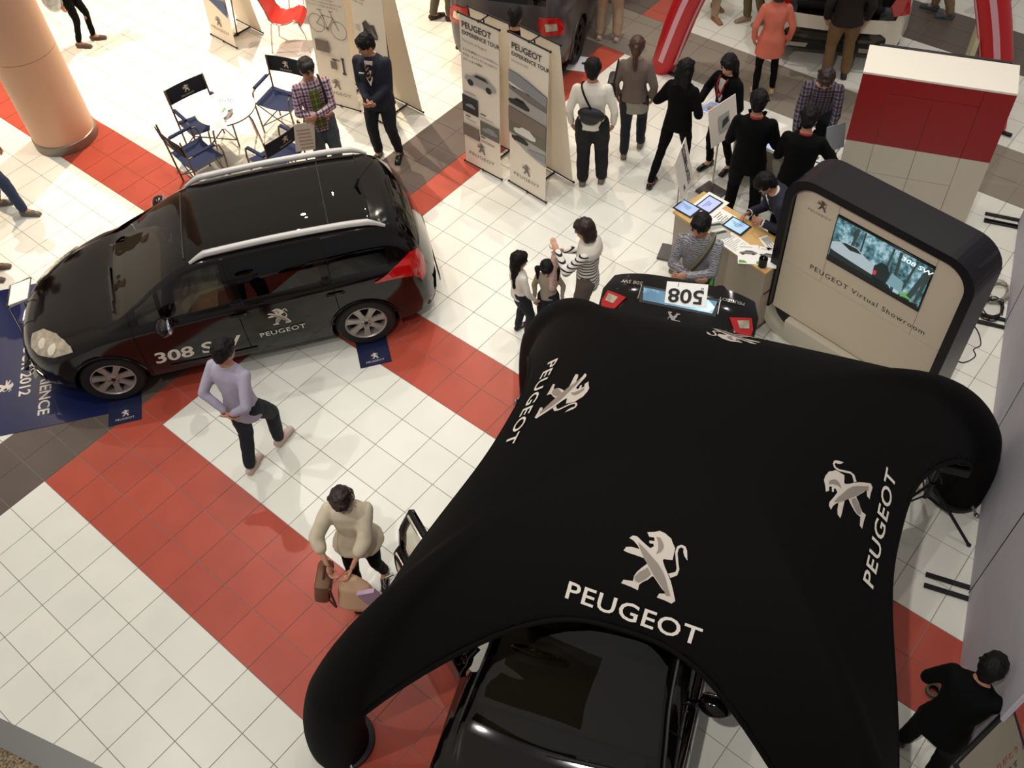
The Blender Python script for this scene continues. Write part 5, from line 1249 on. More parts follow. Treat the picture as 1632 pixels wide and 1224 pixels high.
banner((1.185, 6.42, 0), -95, 'banner stand with a full-width column of five car photos', 'tourB')
banner((-2.10, 6.32, 0), -78, 'roll banner with bicycle drawing and wooden grinder pictures', 'bike')
banner((-1.34, 6.38, 0), -92, 'roll banner with old engine drawings behind the man in the navy suit', 'history')
banner((-4.72, 6.44, 0), -92, 'roll banner with blue wave and car photo at the top left', 'photo')
# director chairs ------------------------------------------------------
def director_chair(x, y, face, label):
    t = thing('director_chair', label, 'chair', (x, y, 0), rad(face-90), 'navy folding chairs around the round table')
    W = .27; D_ = .22
    b = MB(); vs = []; fs = []; n = 10
    for i in range(n+1):
        u = i/n; xx = -W+2*W*u; sag = -.035*math.sin(PI*u)
        for yy in (-.21, .21): vs.append((xx, yy, .46+sag)); vs.append((xx, yy, .453+sag))
    for i in range(n):
        k = i*4; fs += [(k, k+2, k+6, k+4), (k+1, k+5, k+7, k+3), (k, k+4, k+5, k+1), (k+2, k+3, k+7, k+6)]
    b.add(vs, fs); b.build('seat', navyc, t)
    b = MB(); vs = []; fs = []
    for i in range(n+1):
        u = i/n; xx = -W-.01+2*(W+.01)*u; bow = -.02*math.sin(PI*u)
        for zz in (.68, .88): vs.append((xx, -.24+bow-.03*(zz-.68)/.2, zz)); vs.append((xx, -.252+bow-.03*(zz-.68)/.2, zz))
    for i in range(n):
        k = i*4; fs += [(k, k+2, k+6, k+4), (k+1, k+5, k+7, k+3), (k, k+4, k+5, k+1), (k+2, k+3, k+7, k+6)]
    b.add(vs, fs); bk = b.build('backrest', blkc, t)
    for sd in (1, -1):
        pr = Print(); pr.lion((0, .02), .10, 0, 0); pr.text('PEUGEOT', (0, -.055), .032, 1.3)
        O = Vector((0, -.278 if sd < 0 else -.255, .78)); pr.build('emblem_print', silver, O, (sd*-1, 0, 0), (0, -.15, 1), bk, .003 if sd > 0 else .012)
    for s in (-1, 1):
        b = MB(); b.tube([(s*W, -.20, .0), (s*W, -.22, .44), (s*W, -.25, .90)], .012, 8); b.tube([(s*W, .21, .0), (s*W, .23, .50), (s*W, .20, .615), (s*W, .12, .64), (s*W, -.235, .64)], .012, 8)
        b.tube([(s*W, -.205, .10), (s*W, .215, .10)], .009, 6); b.tube([(s*W, -.22, .45), (s*W, .225, .45)], .010, 6); b.build('side_frame', alu, t)
        b = MB(); b.tube([(s*W, -.16, .652), (s*W, .15, .652)], .020, 8, sx=1.3); b.build('armrest', navyc, t)
    b = MB()
    for yy in (-.19, .20): b.tube([(-W, yy, .10), (W, yy*.98, .44)], .008, 6); b.tube([(W, yy+.012, .10), (-W, yy*.98+.012, .44)], .008, 6)
    b.build('cross_brace', alu, t)
director_chair(-2.82, 4.47, -10, 'navy folding chair on the far left side of the round table, emblem back upright')
director_chair(-2.32, 5.38, -73, 'navy canvas folding chair beside the man in the checked shirt, empty seat facing the table')
director_chair(-2.32, 3.96, 84, 'navy canvas folding chair nearest the red stripe, seen from its side')
director_chair(-1.49, 4.55, 180, 'navy canvas folding chair with its back to the estate car')
# round table
t = thing('round_table', 'round white table with thin steel legs and brochures between the navy chairs', 'table', (-2.42, 4.60, 0))
b = MB(); b.lathe([(.01, .70), (.37, .70), (.38, .71), (.38, .722), (.37, .728), (.01, .728)], 48); b.build('tabletop', mat('white laminate', 'f2eee6', .35), t)
b = MB(); b.lathe([(.381, .704), (.385, .715), (.381, .724)], 48, cap=False); b.build('edge_band', alu, t)
for k in range(4):
    a = rad(20+90*k); b = MB(); b.tube([(.30*math.cos(a), .30*math.sin(a), .70), (.36*math.cos(a), .36*math.sin(a), .60), (.44*math.cos(a), .44*math.sin(a), .0)], .013, 8); b.build('leg', steel, t)
paper = mat('white paper', 'f2f0ea', .75)
def sheet_of(label, x, y, z, rz, w=.21, d=.297, kind='text', cat='paper', name='brochure', group=None, tilt=0):
    t = thing(name, label, cat, (x, y, z), rad(rz), group); t.rotation_euler = (rad(tilt), 0, rad(rz))
    b = MB(); b.box((0, 0, .001), (w, d, .0016)); b.build('sheet', paper, t, False)
    pr = Print()
    if kind == 'text':
        for k in range(9): pr.rect(-w*.4, d*.4-d*.085*k, w*(.38 if k % 3 else .1), d*.4-d*.085*k+.005, 1)
    if kind == 'car': car_print(pr, 0, .02, w*.85, 1, 3); pr.rect(-w*.4, d*.36, w*.2, d*.38, 0); pr.poly([(-w*.45, -d*.45), (-w*.05, -d*.45), (-w*.2, -d*.34), (-w*.45, -d*.32)], 9)
    if kind == 'grey':
        pr.rect(-w*.5, -d*.5, w*.5, d*.5, 2)
        for k in range(5): pr.poly([(-w*.45+w*.18*k, -d*.4), (-w*.35+w*.18*k, -d*.4), (-w*.25+w*.15*k, d*.4), (-w*.40+w*.15*k, d*.3)], (3, 0, 5)[k % 3])
    if kind == 'qr':
        for k in range(6): pr.rect(-w*.4+w*.14*k, -.05+.02*(k % 2), -w*.36+w*.14*k, d*.3-.02*(k % 3), 0)
    if kind == 'red': pr.rect(-w*.5, -d*.5, w*.5, -d*.44, 8); pr.rect(w*.1, -.02, w*.4, .06, 10); pr.rect(-w*.35, .0, -w*.0, .12, 2); pr.rect(-w*.35, -.09, .0, -.03, 1)
    pr.build('print', GP+[mat('photo blue', '34507c', .5), mat('photo leaf green', '5aa040', .6), mat('photo red', 'c43030', .6)], (0, 0, .0020), (1, 0, 0), (0, 1, 0), t, .0004)
    return t
sheet_of('brochure with grey car photo on the round table', -2.27, 4.52, .729, -60, .3, .21, 'car')
sheet_of('leaflet on the near rim of the round table', -2.18, 4.30, .729, -40, .15, .21, 'qr')
sheet_of('sheet with small dark marks at the back of the round table', -2.52, 4.72, .729, 40, .24, .16, 'qr')
# red chairs
def red_chair(x, y, face, label):
    t = thing('red_chair', label, 'chair', (x, y, 0), rad(face-90), 'red shell chairs')
    prof = [(-.30, .86), (-.27, .80), (-.23, .66), (-.20, .52), (-.15, .455), (-.05, .425), (.06, .445), (.15, .49), (.21, .47), (.25, .40)]
    b = MB(); vs = []; fs = []; nx = 6
    for (yy, zz) in prof:
        for i in range(nx+1):
            u = i/nx-.5; vs.append((u*.42, yy, zz+.02*(2*u)**2))
    m_ = len(vs); vs += [(v[0], v[1]-.004, v[2]-.014) for v in vs]
    for j in range(len(prof)-1):
        for i in range(nx): q = (j*(nx+1)+i, j*(nx+1)+i+1, (j+1)*(nx+1)+i+1, (j+1)*(nx+1)+i); fs += [q, tuple(m_+k for k in q)[::-1]]
    for j in range(len(prof)-1):
        for i in (0, nx): a, c_ = j*(nx+1)+i, (j+1)*(nx+1)+i; fs.append((a, c_, m_+c_, m_+a))
    b.add(vs, fs); b.build('seat_shell', mat('red seat shell', 'd03022', .4), t)
    b = MB()
    for s in (-1, 1): b.tube([(s*.215, yy, zz+.012) for yy, zz in prof], .011, 8)
    b.build('rim_tube', steel, t)
    for s in (-1, 1):
        b = MB(); b.tube([(s*.215, -.18, .46), (s*.22, -.22, .30), (s*.225, -.28, .0)], .011, 8); b.build('leg', steel, t)
        b = MB(); b.tube([(s*.215, .22, .44), (s*.22, .28, .28), (s*.225, .30, .0)], .011, 8); b.build('leg', steel, t)
red_chair(-3.80, 6.80, 35, 'red curved chair with steel legs between the left banner and the bicycle banner')
red_chair(-4.20, 7.55, 20, 'second red chair mostly beyond the top edge, behind the bicycle banner')
# registration counter ---------------------------------------------------
cw = mat('cream counter board', 'a89c8c', .6); wood = mat('pale wood top', 'cfa76a', .45, noise=.08, nscale=10)
ca = Vector((3.33, 6.07)); cb_ = Vector((4.55, 5.843)); ux = (cb_-ca).normalized(); angc = math.atan2(ux.y, ux.x)
t = thing('counter', 'cream registration counter with pale wood top strewn with tablets and papers', 'counter', (*((ca+cb_)*.5), 0), angc)
Lc = (cb_-ca).length
b = MB(); b.box((0, .23, .44), (Lc, .44, .86), .005); b.build('body', cw, t)
b = MB(); b.box((0, .23, .885), (Lc+.03, .48, .028), .004); b.build('worktop', wood, t)
b = MB(); b.box((0, .22, .03), (Lc+.004, .442, .05), .002); b.build('plinth', mat('grey plinth', '6a6058', .7), t)
b = MB(); b.box((Lc/2+.003, .10, .55), (.006, .10, .02), .002); b.build('slot', plast, t)
def oncounter(u, v): p = (ca+cb_)*.5+ux*u+Vector((-ux.y, ux.x))*v; return p.x, p.y
ZC = .900
x, y = oncounter(-.56, .13); tablet('black framed tablet at the near left corner of the counter', x, y, ZC, -6, w=.25, d=.19, scr='9ab0da')
x, y = oncounter(-.44, .34); sheet_of('white tray sheet under the second tablet on the counter', x, y, ZC, 84, .34, .27, 'none', name='paper_sheet'); tablet('black framed tablet on a white sheet at the far left of the counter', x, y, ZC+.004, 84, scr='a8b0ee')
x, y = oncounter(-.02, .30); tablet('black framed tablet in the middle of the counter with a blue screen', x, y, ZC, -6, scr='a4c4ec')
x, y = oncounter(-.20, .28); sheet_of('printed sheet with rows of symbols between the tablets on the counter', x, y, ZC, -6, .20, .24, 'qr')
x, y = oncounter(-.10, .12); sheet_of('dark photo brochure behind the grey sweater man on the counter', x, y, ZC, -35, .26, .18, 'grey')
x, y = oncounter(.14, .09); sheet_of('closely printed form near the front edge of the counter', x, y, ZC, 78, .21, .28, 'text', name='form')
x, y = oncounter(.34, .07); sheet_of('brochure with grey car and green corner on the counter', x, y, ZC+.003, 32, .21, .28, 'car')
x, y = oncounter(.50, .18); sheet_of('white brochures piled near the pen cup on the counter', x, y, ZC, 20, .21, .28, 'car')
x, y = oncounter(.36, .34); sheet_of('small form being filled in on the counter', x, y, ZC, -30, .20, .10, 'text', name='form')
x, y = oncounter(.54, .40); sheet_of('pale grey sheets under the arms of the writer on the counter', x, y, ZC, 15, .21, .26, 'text')
def pen_cup(x, y, z, label):
    t = thing('pen_cup', label, 'pen holder', (x, y, z))
    b = MB(); b.lathe([(.038, 0), (.042, .002), (.044, .10), (.040, .10), (.037, .01)], 20); b.build('cup', mat('black mesh', '141416', .6), t)
    for k in range(4):
        a = k*1.7; b = MB(); b.cyl((.015*math.cos(a), .015*math.sin(a), .02), (.032*math.cos(a), .032*math.sin(a), .14), .004, n=6); b.build('pen', (plast, mat('silver pen', 'a0a0a6', .3, metal=.8))[k % 2], t)
x, y = oncounter(.54, .05); pen_cup(x, y, ZC, 'black pen cup at the right front corner of the wooden counter')
# white table behind
t = thing('white_table', 'white table with papers between the two suited men and the checked shirt man', 'table', (3.60, 7.98, 0), math.atan2(-.02, .9))
b = MB(); b.box((0, 0, .735), (1.10, .52, .03), .005); b.build('tabletop', mat('white laminate', 'f2eee6', .35), t)
b = MB(); b.box((0, .24, .36), (1.04, .02, .72), .003); b.box((-.52, 0, .36), (.02, .48, .72), .003); b.box((.52, 0, .36), (.02, .48, .72), .003); b.build('skirt_panel', mat('warm grey panel', 'a8a096', .7), t)
for k, (x, y, rz, kd, lb) in enumerate(((3.36, 8.04, 20, 'qr', 'sheet with coloured lines at the left of the white table'), (3.66, 7.92, -10, 'text', 'form being written on the white table'), (3.88, 7.94, -8, 'car', 'brochure with car pictures at the right of the white table'), (4.05, 7.96, 5, 'red', 'brochure with a red mark at the right end of the white table'), (3.86, 8.10, 10, 'text', 'loose sheets under the hand of the checked shirt man'))):
    sheet_of(lb, x, y, .751, rz, .21, .28, kd)
tablet('grey tablet lying on the white table beside the left suited man', 3.50, 7.82, .751, -5, scr='a8b8e0', case='d8d8dc')
pen_cup(3.16, 8.14, .751, 'black pen cup on the left of the white table')
st = thing('brochure_rack', 'upright brochure holder at the right end of the white table', 'holder', (4.09, 8.16, .751), rad(60)); b = MB(); b.box((0, 0, .15), (.24, .012, .30), .003, R=Matrix.Rotation(rad(-14), 3, 'X')); b.build('board', mat('grey photo board', '8a8e94', .5), st)
# sign stands -----------------------------------------------------------
def sign(base, zb, boardc, bw, bh, az, label, txt=None, pic=False, tilt=14):
    t = thing('sign_stand', label, 'sign', (*base, 0), rad(az+90))
    b = MB(); b.box((0, 0, .015), (.26, .30, .03), .006); b.build('base_plate', mat('grey base plate', '5e5a58', .5, metal=.4), t)
    b = MB(); b.cyl((0, 0, .03), (0, 0, zb*.72), .011, n=10); b.cyl((0, 0, zb*.70), (0, 0, boardc), .008, n=10); b.cyl((0, 0, zb*.70), (0, 0, zb*.74), .017, n=10); b.cyl((0, .0, zb*.72), (.04, 0, zb*.72), .006, n=8); b.box((0, -.005, boardc), (.05, .03, .10), .006); b.build('pole', steel, t)
    R = Matrix.Rotation(rad(-tilt), 3, 'X'); b = MB(); b.box((0, -.035, boardc), (bw, .010, bh), .002, R=R); b.build('board', mat('ivory sign board', 'e6dccf', .6), t)
    pr = Print()
    if txt:
        for k, ch in enumerate(txt): pr.text(ch, (.08, bh*.36-k*.115), .12, bold=.02)
        pr.lion((-.10, -bh*.30), .07)
    if pic: pr.rect(-.09, -.10, .09, .10, 2); pr.poly([(-.05, -.06), (.07, -.02), (.06, .05), (-.03, .03)], 3)
    pr.build('print', GP, Vector((0, -.041, boardc)), (1, 0, 0), R @ Vector((0, 0, 1)), t, .004)
    return t
sign((3.20, 6.34), 1.0, 1.22, .46, .50, 19, 'ivory sign with large dark characters on a thin pole left of the counter', '試乗受付')
sign((2.98, 7.52), 1.0, 1.05, .46, .46, -9, 'ivory picture board on a thin pole seen between the women in black suits', None, True)
# kiosk ---------------------------------------------------------------
KA = Vector((4.54, 6.00)); KB = Vector((6.40, 5.75)); ku = (KB-KA).normalized(); angk = math.atan2(ku.y, ku.x); KW = (KB-KA).length; KH = 2.10
t = thing('display_kiosk', 'large rounded cream display kiosk with black hood and a screen playing a car film', 'display', (*((KA+KB)*.5), 0), angk)
def rr_path(w, h, r, z0=0, n=9):
    pts = []
    for cx, cz, a0 in ((w/2-r, z0+r, -90), (w/2-r, z0+h-r, 0), (-w/2+r, z0+h-r, 90), (-w/2+r, z0+r, 180)):
        for k in range(n+1): a = rad(a0+90*k/n); pts.append((cx+r*math.cos(a), cz+r*math.sin(a)))
    return pts
def frame(r0, r1, y0, y1, mcol, name, sel):
    o_ = rr_path(KW, KH, .30); i_ = rr_path(KW-2*r1, KH-2*r1, .30-r1*.75, r1); n = len(o_); b = MB()
    idx = [k for k in range(n) if sel(o_[k]) or sel(o_[(k+1) % n])]
    for k in range(n):
        k2 = (k+1) % n; c = ((o_[k][0]+o_[k2][0])/2, (o_[k][1]+o_[k2][1])/2)
        if not sel(c): continue
        A_, B_, C_, D_ = o_[k], o_[k2], i_[k2], i_[k]
        b.add([(p[0], y, p[1]) for y in (y0, y1) for p in (A_, B_, C_, D_)], [(0,1,2,3),(7,6,5,4),(0,4,5,1),(2,6,7,3),(1,5,6,2),(3,7,4,0)])
    o = b.mesh(name, mcol, True, 35); bm = bmesh.new(); bm.from_mesh(o); bmesh.ops.remove_doubles(bm, verts=bm.verts[:], dist=.0005); bmesh.ops.recalc_face_normals(bm, faces=bm.faces[:]); bm.to_mesh(o); bm.free()
    ob = bpy.data.objects.new(name, o); C.objects.link(ob); ob.parent = t; return ob
KH = 2.05; KW = 1.92
hood = mat('glossy aubergine hood', '120e16', .34, spec=.3); creamk = mat('cream kiosk panel', 'e2d2ba', .5); creamf = mat('ivory kiosk frame', 'ccc4b2', .4)
frame(0, .085, -.005, .43, hood, 'hood', lambda p: p[1] > .90 or (p[0] > .5 and p[1] > .32))
frame(0, .085, -.002, .42, creamf, 'frame', lambda p: not (p[1] > .90 or (p[0] > .5 and p[1] > .32)))
b = MB(); b.box((0, .26, KH/2), (KW-.15, .30, KH-.15), .02); b.build('back_box', hood, t)
# face made of panels with thin joints
def fpanel(x0, x1, z0, z1): b = MB(); b.box(((x0+x1)/2, .085, (z0+z1)/2), (x1-x0-.004, .05, z1-z0-.004), .001); return b.build('face_panel', creamk, t)
XL, XR = -.875, .875
fpanel(XL+.005, -.42, .955, KH-.085); fpanel(.56, XR-.005, .955, KH-.085); fpanel(XL+.005, XR-.005, .30, .953); fpanel(-.42, .56, 1.815, KH-.085); fpanel(-.42, .56, .955, 1.26)
b = MB(); b.box((0, .02, .17), (KW-.62, .10, .26), .02); b.build('sill', creamf, t)
# screen
b = MB(); b.box((.07, .070, 1.537), (.985, .05, .55), .006); b.build('screen_bezel', mat('screen bezel', '0a0b10', .3), t)
sm = bpy.data.materials.new('screen forest film'); sm.use_nodes = True; T_ = sm.node_tree; bs = T_.nodes['Principled BSDF']
tcn = T_.nodes.new('ShaderNodeTexCoord'); n1 = T_.nodes.new('ShaderNodeTexNoise'); n1.inputs['Scale'].default_value = 9; n1.inputs['Detail'].default_value = 8; n1.inputs['Roughness'].default_value = .75
mpn = T_.nodes.new('ShaderNodeMapping'); mpn.inputs['Scale'].default_value = (1, 1, .7); T_.links.new(tcn.outputs['Object'], mpn.inputs[0]); T_.links.new(mpn.outputs[0], n1.inputs['Vector'])
cr = T_.nodes.new('ShaderNodeValToRGB'); ce = cr.color_ramp.elements; ce[0].position = .40; ce[0].color = (*lin('1c3438'), 1); ce[1].position = .60; ce[1].color = (*lin('b8dce8'), 1); q = ce.new(.5); q.color = (*lin('558c98'), 1)
T_.links.new(n1.outputs['Fac'], cr.inputs[0]); T_.links.new(cr.outputs[0], bs.inputs['Emission Color']); bs.inputs['Emission Strength'].default_value = .75; bs.inputs['Base Color'].default_value = (.02, .03, .03, 1); bs.inputs['Roughness'].default_value = .2
b = MB(); b.box((.07, .042, 1.555), (.955, .006, .485)); b.build('screen', sm, t)
def em(n_, c_): return mat(n_, c_, .3, emit=.8)
SM = [em('screen trunk', '2c3a38'), em('screen white', 'e8f4fa'), em('screen silver car', '9aa8b0'), em('screen dark car', '14201f'), em('screen red lamp', 'b03048'), em('screen leaf', '5f9a50'), em('screen mist', '6d8f98'), em('screen black', '080a0c')]
pr = Print()
for x, w_, l_ in ((-.30, .03, .05), (-.18, .018, .0), (.08, .02, .03), (.20, .03, -.02), (.28, .022, .06), (.36, .05, .10), (.43, .03, .05)):
    pr.poly([(x-w_/2, -.22), (x+w_/2, -.22), (x+w_/2+l_, .24), (x-w_/2+l_, .24)], 0)
pr.poly([(-.47, -.22), (.20, -.22), (.16, -.17), (-.20, -.15), (-.47, -.13)], 3)
pr.poly([(.14, -.16), (.30, -.18), (.28, -.05), (.16, -.02)], 6)
pr.poly([(-.47, -.04), (-.36, .02), (-.22, .035), (-.12, -.02), (.0, -.06), (.0, -.16), (-.3, -.19), (-.47, -.12)], 2)
pr.poly([(-.38, .0), (-.34, .018), (-.22, .025), (-.16, -.01), (-.28, -.035)], 3)
pr.poly([(-.01, -.20), (-.02, -.05), (.04, .03), (.11, .02), (.14, -.08), (.13, -.22)], 3); pr.poly([(-.02, -.10), (.02, -.09), (.02, -.14), (-.01, -.15)], 4)
pr.poly([(.26, -.20), (.36, -.12), (.34, -.17), (.44, -.20)], 5)
pr.poly([(-.475, -.24), (.475, -.24), (.475, -.215), (-.475, -.205)], 7)
pr.text('308 SW', (.34, .185), .065, 1.4, m=1, bold=.02, shear=.15); pr.text('308 SW', (.43, -.228), .016, 1.3, m=1)
pr.build('screen_picture', SM, (.07, .038, 1.555), (1, 0, 0), (0, 0, 1), t, .0006)
pr = Print(); pr.text('PEUGEOT Virtual Showroom', (.06, 1.065), .082, 1.06, bold=.004, space=1.2); pr.lion((-.60, 1.80), .12, 0, 1); pr.text('PEUGEOT', (-.60, 1.70), .034, 1.5, m=1, space=1.2)
pr.build('lettering', [mat('dark ink', '2c2622', .6), mat('bronze ink', '5c4e44', .5)], (0, .059, 0), (1, 0, 0), (0, 0, 1), t, .001)
# ------------------------------------------------------------- red and white tower box
BA = Vector((4.22, 8.12)); BB = Vector((5.64, 8.62)); bu = (BB-BA).normalized(); bw = 1.50
t = thing('display_tower', 'tall white cabinet with a dark red band and white top behind the kiosk', 'cabinet', (*((BA+BB)*.5), 0), math.atan2(bu.y, bu.x))
redb = mat('dark red laminate', '961418', .4); offw = mat('off white laminate', 'd0c6b6', .5); topw = mat('white top board', 'efe8da', .5)
b = MB(); b.box((0, .27, .90), (bw-.02, .50, 1.78), .004); b.build('core', offw, t)
def bp(x0, x1, z0, z1, m_): b = MB(); b.box(((x0+x1)/2, .005, (z0+z1)/2), (x1-x0-.004, .02, z1-z0-.003), .0012); return b.build('panel', m_, t)
for x0, x1 in ((-bw/2, -.445), (-.445, .0), (.0, .45), (.45, bw/2)):
    bp(x0, x1, .955, 1.60 if abs(x0+x1) < .6 else 1.79, redb)
    bp(x0, x1, .575 if abs(x0+x1) < .6 else .02, .953, offw)
    if abs(x0+x1) < .6: bp(x0, x1, .02, .573, offw)
bp(-.445, .45, 1.602, 1.79, redb)
b = MB(); b.box((0, .255, 1.80), (bw, .52, .025), .003); b.build('top', topw, t)
b = MB(); b.box((bw/2-.004, .27, .90), (.012, .50, 1.78), .002); b.build('side_panel', offw, t)
b = MB(); b.box((.02, .62, 1.72), (1.34, .05, .10), .01); b.build('rear_rail', mat('aubergine rail', '241c24', .4), t)
t = thing('cream_board', 'narrow cream board edge standing behind the tower beside the right red arch leg', 'panel', (4.62, 10.55, 0), rad(20)); b = MB(); b.box((0, 0, .6), (.05, .5, 1.2), .006); b.build('board', mat('pale green cream board', 'c8c4a0', .6), t)
# ------------------------------------------------------------- red inflatable arch
redf = mat('red inflatable cloth', 'c01822', .4, bump=.08, bscale=12); stripe = mat('pale pink stripe', 'e0a8b4', .5)
t = thing('inflatable_arch', 'red inflatable arch with pale stripes, both legs in view at the top right', 'arch', (0, 0, 0))
a0, a1 = Vector((1.02, 9.35)), Vector((5.16, 10.62)); ac = (a0+a1)/2; ad = (a1-a0).normalized(); hw = (a1-a0).length/2; b = MB(); pts = []; n = 44
for k in range(n+1):
    a = k/n*2-1; aa = abs(a); x = smooth1([0, .25, .5, .75, 1], [0, .62, 1.28, hw-.33, hw], aa)*(1 if a > 0 else -1); z = smooth1([0, .25, .5, .75, 1], [3.1, 2.95, 2.35, 1.15, 0], aa)
    pts.append(Vector((ac.x+ad.x*x, ac.y+ad.y*x, z)))
b.tube(pts, [.19 if 2 < k < n-2 else .16+.01*min(k, n-k) for k in range(n+1)], 20, up=(ad.y, -ad.x, 0)); ao = b.build('tube', redf, t, ang=60)
abv = BVHTree.FromPolygons([v.co for v in ao.data.vertices], [tuple(p.vertices) for p in ao.data.polygons])
fn = Vector((ad.y, -ad.x, 0)); 
for off_, wd in ((.035, .035), (-.155, .012)):
    vs = []; fs = []
    for k in range(1, n):
        d = (pts[k+1]-pts[k-1]).normalized(); ins = d.cross(fn).normalized(); ins = ins if (Vector((ac.x, ac.y, 0))-pts[k]).dot(ins) > 0 else -ins
        for e_ in (off_-wd, off_+wd):
            p = pts[k]-ins*e_; yy = math.sqrt(max(.19**2-e_**2, 0)); vs.append(p+fn*(yy+.003))
    for k in range(len(vs)//2-1): fs.append((2*k, 2*k+1, 2*k+3, 2*k+2))
    b = MB(); b.add(vs, fs); b.build('stripe', stripe, t)
for c_ in (a0, a1):
    b = MB(); b.box((c_.x+.2, c_.y-.05, .02), (.12, .06, .03), .01); b.build('anchor', feet, t)
# ------------------------------------------------------------- light stand with control unit
t = thing('light_stand', 'black tripod stand with cables and control box beside the rear right tent leg', 'stand', (6.86, 4.80, 0))
b = MB(); b.cyl((0, 0, .30), (0, 0, 1.10), .022, n=10); b.cyl((0, 0, 1.05), (.02, .02, 1.42), .014, n=10); b.cyl((0, 0, .45), (0, 0, .55), .034, n=12); b.build('pole', feet, t)
for a in (-2, 118, 235):
    d = Vector((math.cos(rad(a)), math.sin(rad(a)), 0)); b = MB(); b.tube([d*.03+Vector((0, 0, .50)), d*.50+Vector((0, 0, .012))], .014, 8); b.tube([d*.02+Vector((0, 0, .32)), d*.27+Vector((0, 0, .27))], .009, 6); b.ell(d*.50+Vector((0, 0, .014)), (.022, .022, .014)); b.build('leg', feet, t)
b = MB(); b.box((.10, .03, .86), (.22, .15, .10), .008, R=Matrix.Rotation(rad(20), 3, 'Z')); b.build('control_box', feet, t)
b = MB()
for k in range(3): b.box((.10, .03, .913+.006), (.20, .012, .006), .001, R=Matrix.Rotation(rad(20), 3, 'Z') ); b.v = [(v[0], v[1]+(-.03+.03*k if i >= len(b.v)-24 else 0), v[2]) for i, v in enumerate(b.v)]
b.build('silver_edge', steel, t)
def cable(label, pts, m, r=.006, name='cable', cat='cable'):
    P = [Vector(p) for p in pts]; out = []
    for i in range(len(P)-1):
        p0, p1, p2, p3 = P[max(i-1, 0)], P[i], P[i+1], P[min(i+2, len(P)-1)]
        for k in range(6):
            u = k/6; out.append(.5*((2*p1)+(p2-p0)*u+(2*p0-5*p1+4*p2-p3)*u*u+(-p0+3*p1-3*p2+p3)*u**3))
    out.append(P[-1]); b = MB(); b.tube(out, r, 6); return tag(b.build(name, m), label, cat)
for k, (a, rr) in enumerate(((0, .12), (1.5, .10))):
    b = MB(); b.tube([(math.cos(a+q*.35)*rr*(1-.02*q), math.sin(a+q*.35)*rr*.5, 1.25-.05*q) for q in range(14)], .006, 6); b.build('cable_loop', feet, t)
cable('thin black cable snaking over the tiles behind the kiosk', [(6.33, 7.30, .006), (6.42, 7.22, .006), (6.50, 7.08, .006), (6.47, 6.98, .006), (6.52, 6.90, .006), (6.47, 6.76, .006), (6.38, 6.74, .006), (6.28, 6.84, .006)], plast)
def coil(label, x, y, m, seed):
    random.seed(seed); pts = []
    for k in range(26): a = k*1.1; r_ = .10+.06*random.random(); pts.append((x+r_*math.cos(a)*.8, y+r_*math.sin(a)*1.2, .01+.0022*k))
    cable(label, pts, m, .007, 'cable_coil')
coil('heap of white cables by the foot of the grey partition', 6.34, 7.88, mat('white cable', 'b4aca4', .5), 3)
coil('heap of black cables by the foot of the grey partition', 6.40, 7.60, plast, 5)
t = thing('tape_roll', 'green and black roll of tape on the red tiles near the partition', 'tape', (7.68, 3.35, 0)); b = MB(); b.lathe([(.040, 0), (.058, 0), (.058, .048), (.040, .048), (.040, 0)], 28, cap=False); b.build('roll', mat('dull green tape', '4f5a44', .6), t); b = MB(); b.lathe([(.036, .001), (.040, .001), (.040, .049), (.036, .049), (.036, .001)], 28, cap=False); b.build('core', plast, t)
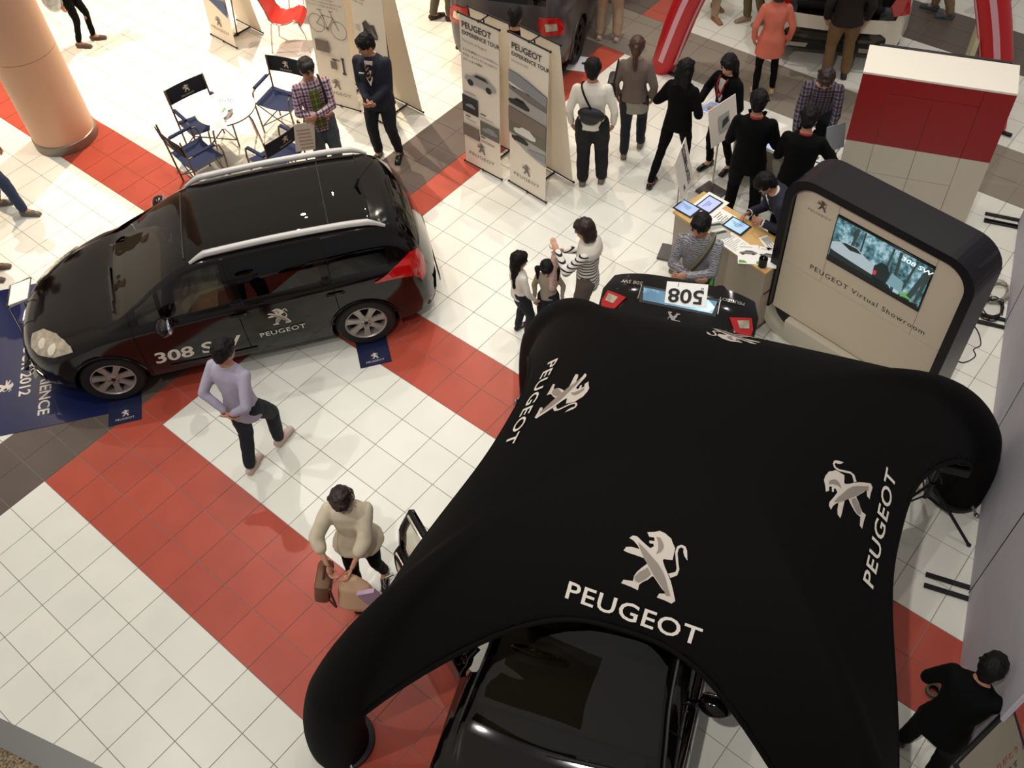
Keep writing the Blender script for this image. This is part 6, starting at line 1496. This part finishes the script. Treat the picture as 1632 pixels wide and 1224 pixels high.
# framed poster, bottom right
t = thing('framed_poster', 'framed cream poster with red and dark lettering at the bottom right corner', 'poster', (8.22, 2.58, 0), rad(77))
R = Matrix.Rotation(rad(-35), 3, 'X')
b = MB(); b.box((0, 0, .9), (.62, .03, .86), .006, R=R); b.build('frame', mat('black aluminium frame', '1c1c1e', .35, metal=.5), t)
b = MB(); b.box((0, 0, .9), (.56, .036, .80), .001, R=R); b.build('sheet', mat('cream poster paper', '8f8474', .6), t)
for s in (-1, 1): b = MB(); b.cyl((s*.28, .1, 0), (s*.28, .0, 1.2), .012, n=8); b.build('leg', steel, t)
pr = Print(); pr.text('ご来場ありがとう', (0, .10), .06, m=1, bold=.01, rot=0); pr.text('ございます', (.05, .0), .06, m=0, bold=.01); pr.poly([(-.22+.10*math.cos(2*PI*k/18), -.16+.12*math.sin(2*PI*k/18)) for k in range(18)], 2); pr.poly([(-.22+.05*math.cos(2*PI*k/18), -.16+.06*math.sin(2*PI*k/18)) for k in range(18)], 3)
pr.build('print', [mat('dark ink', '2c2622', .6), mat('red ink', '9a3a2c', .6), mat('violet ink', '2c2448', .6), mat('yellow ink', '8c8430', .6)], R @ Vector((0, -.0185, 0))+Vector((0, 0, .9)), (1, 0, 0), R @ Vector((0, 0, 1)), t, .001)
# clear stand with a white card at the left edge
t = thing('info_stand', 'clear acrylic stand with white information card in front of the estate car bonnet', 'stand', (-1.47, 1.10, 0), rad(-38))
b = MB(); b.box((0, 0, .88), (.30, .22, .010), .002, R=Matrix.Rotation(rad(12), 3, 'X')); b.build('card', mat('bright white card', 'fbfaf6', .5), t)
for s in (-1, 1): b = MB(); b.tube([(s*.19, -.14, .02), (s*.19, -.12, .5), (s*.17, -.10, .84), (s*.17, .10, .90)], .008, 8); b.tube([(s*.19, -.14, .015), (s*.17, .16, .015)], .008, 6); b.build('side_tube', steel, t)
b = MB(); b.box((0, .0, .012), (.40, .34, .012), .004); b.build('base', mat('clear grey base', 'b8b0a6', .3), t)
cm = glass('clear acrylic', (.95, .95, .95), .96); b = MB(); b.box((0, -.01, .872), (.34, .26, .006), .001, R=Matrix.Rotation(rad(12), 3, 'X')); b.build('acrylic_plate', cm, t)
print('objects', len(bpy.data.objects), 'tris', sum(len(m.polygons) for m in bpy.data.meshes)*2)
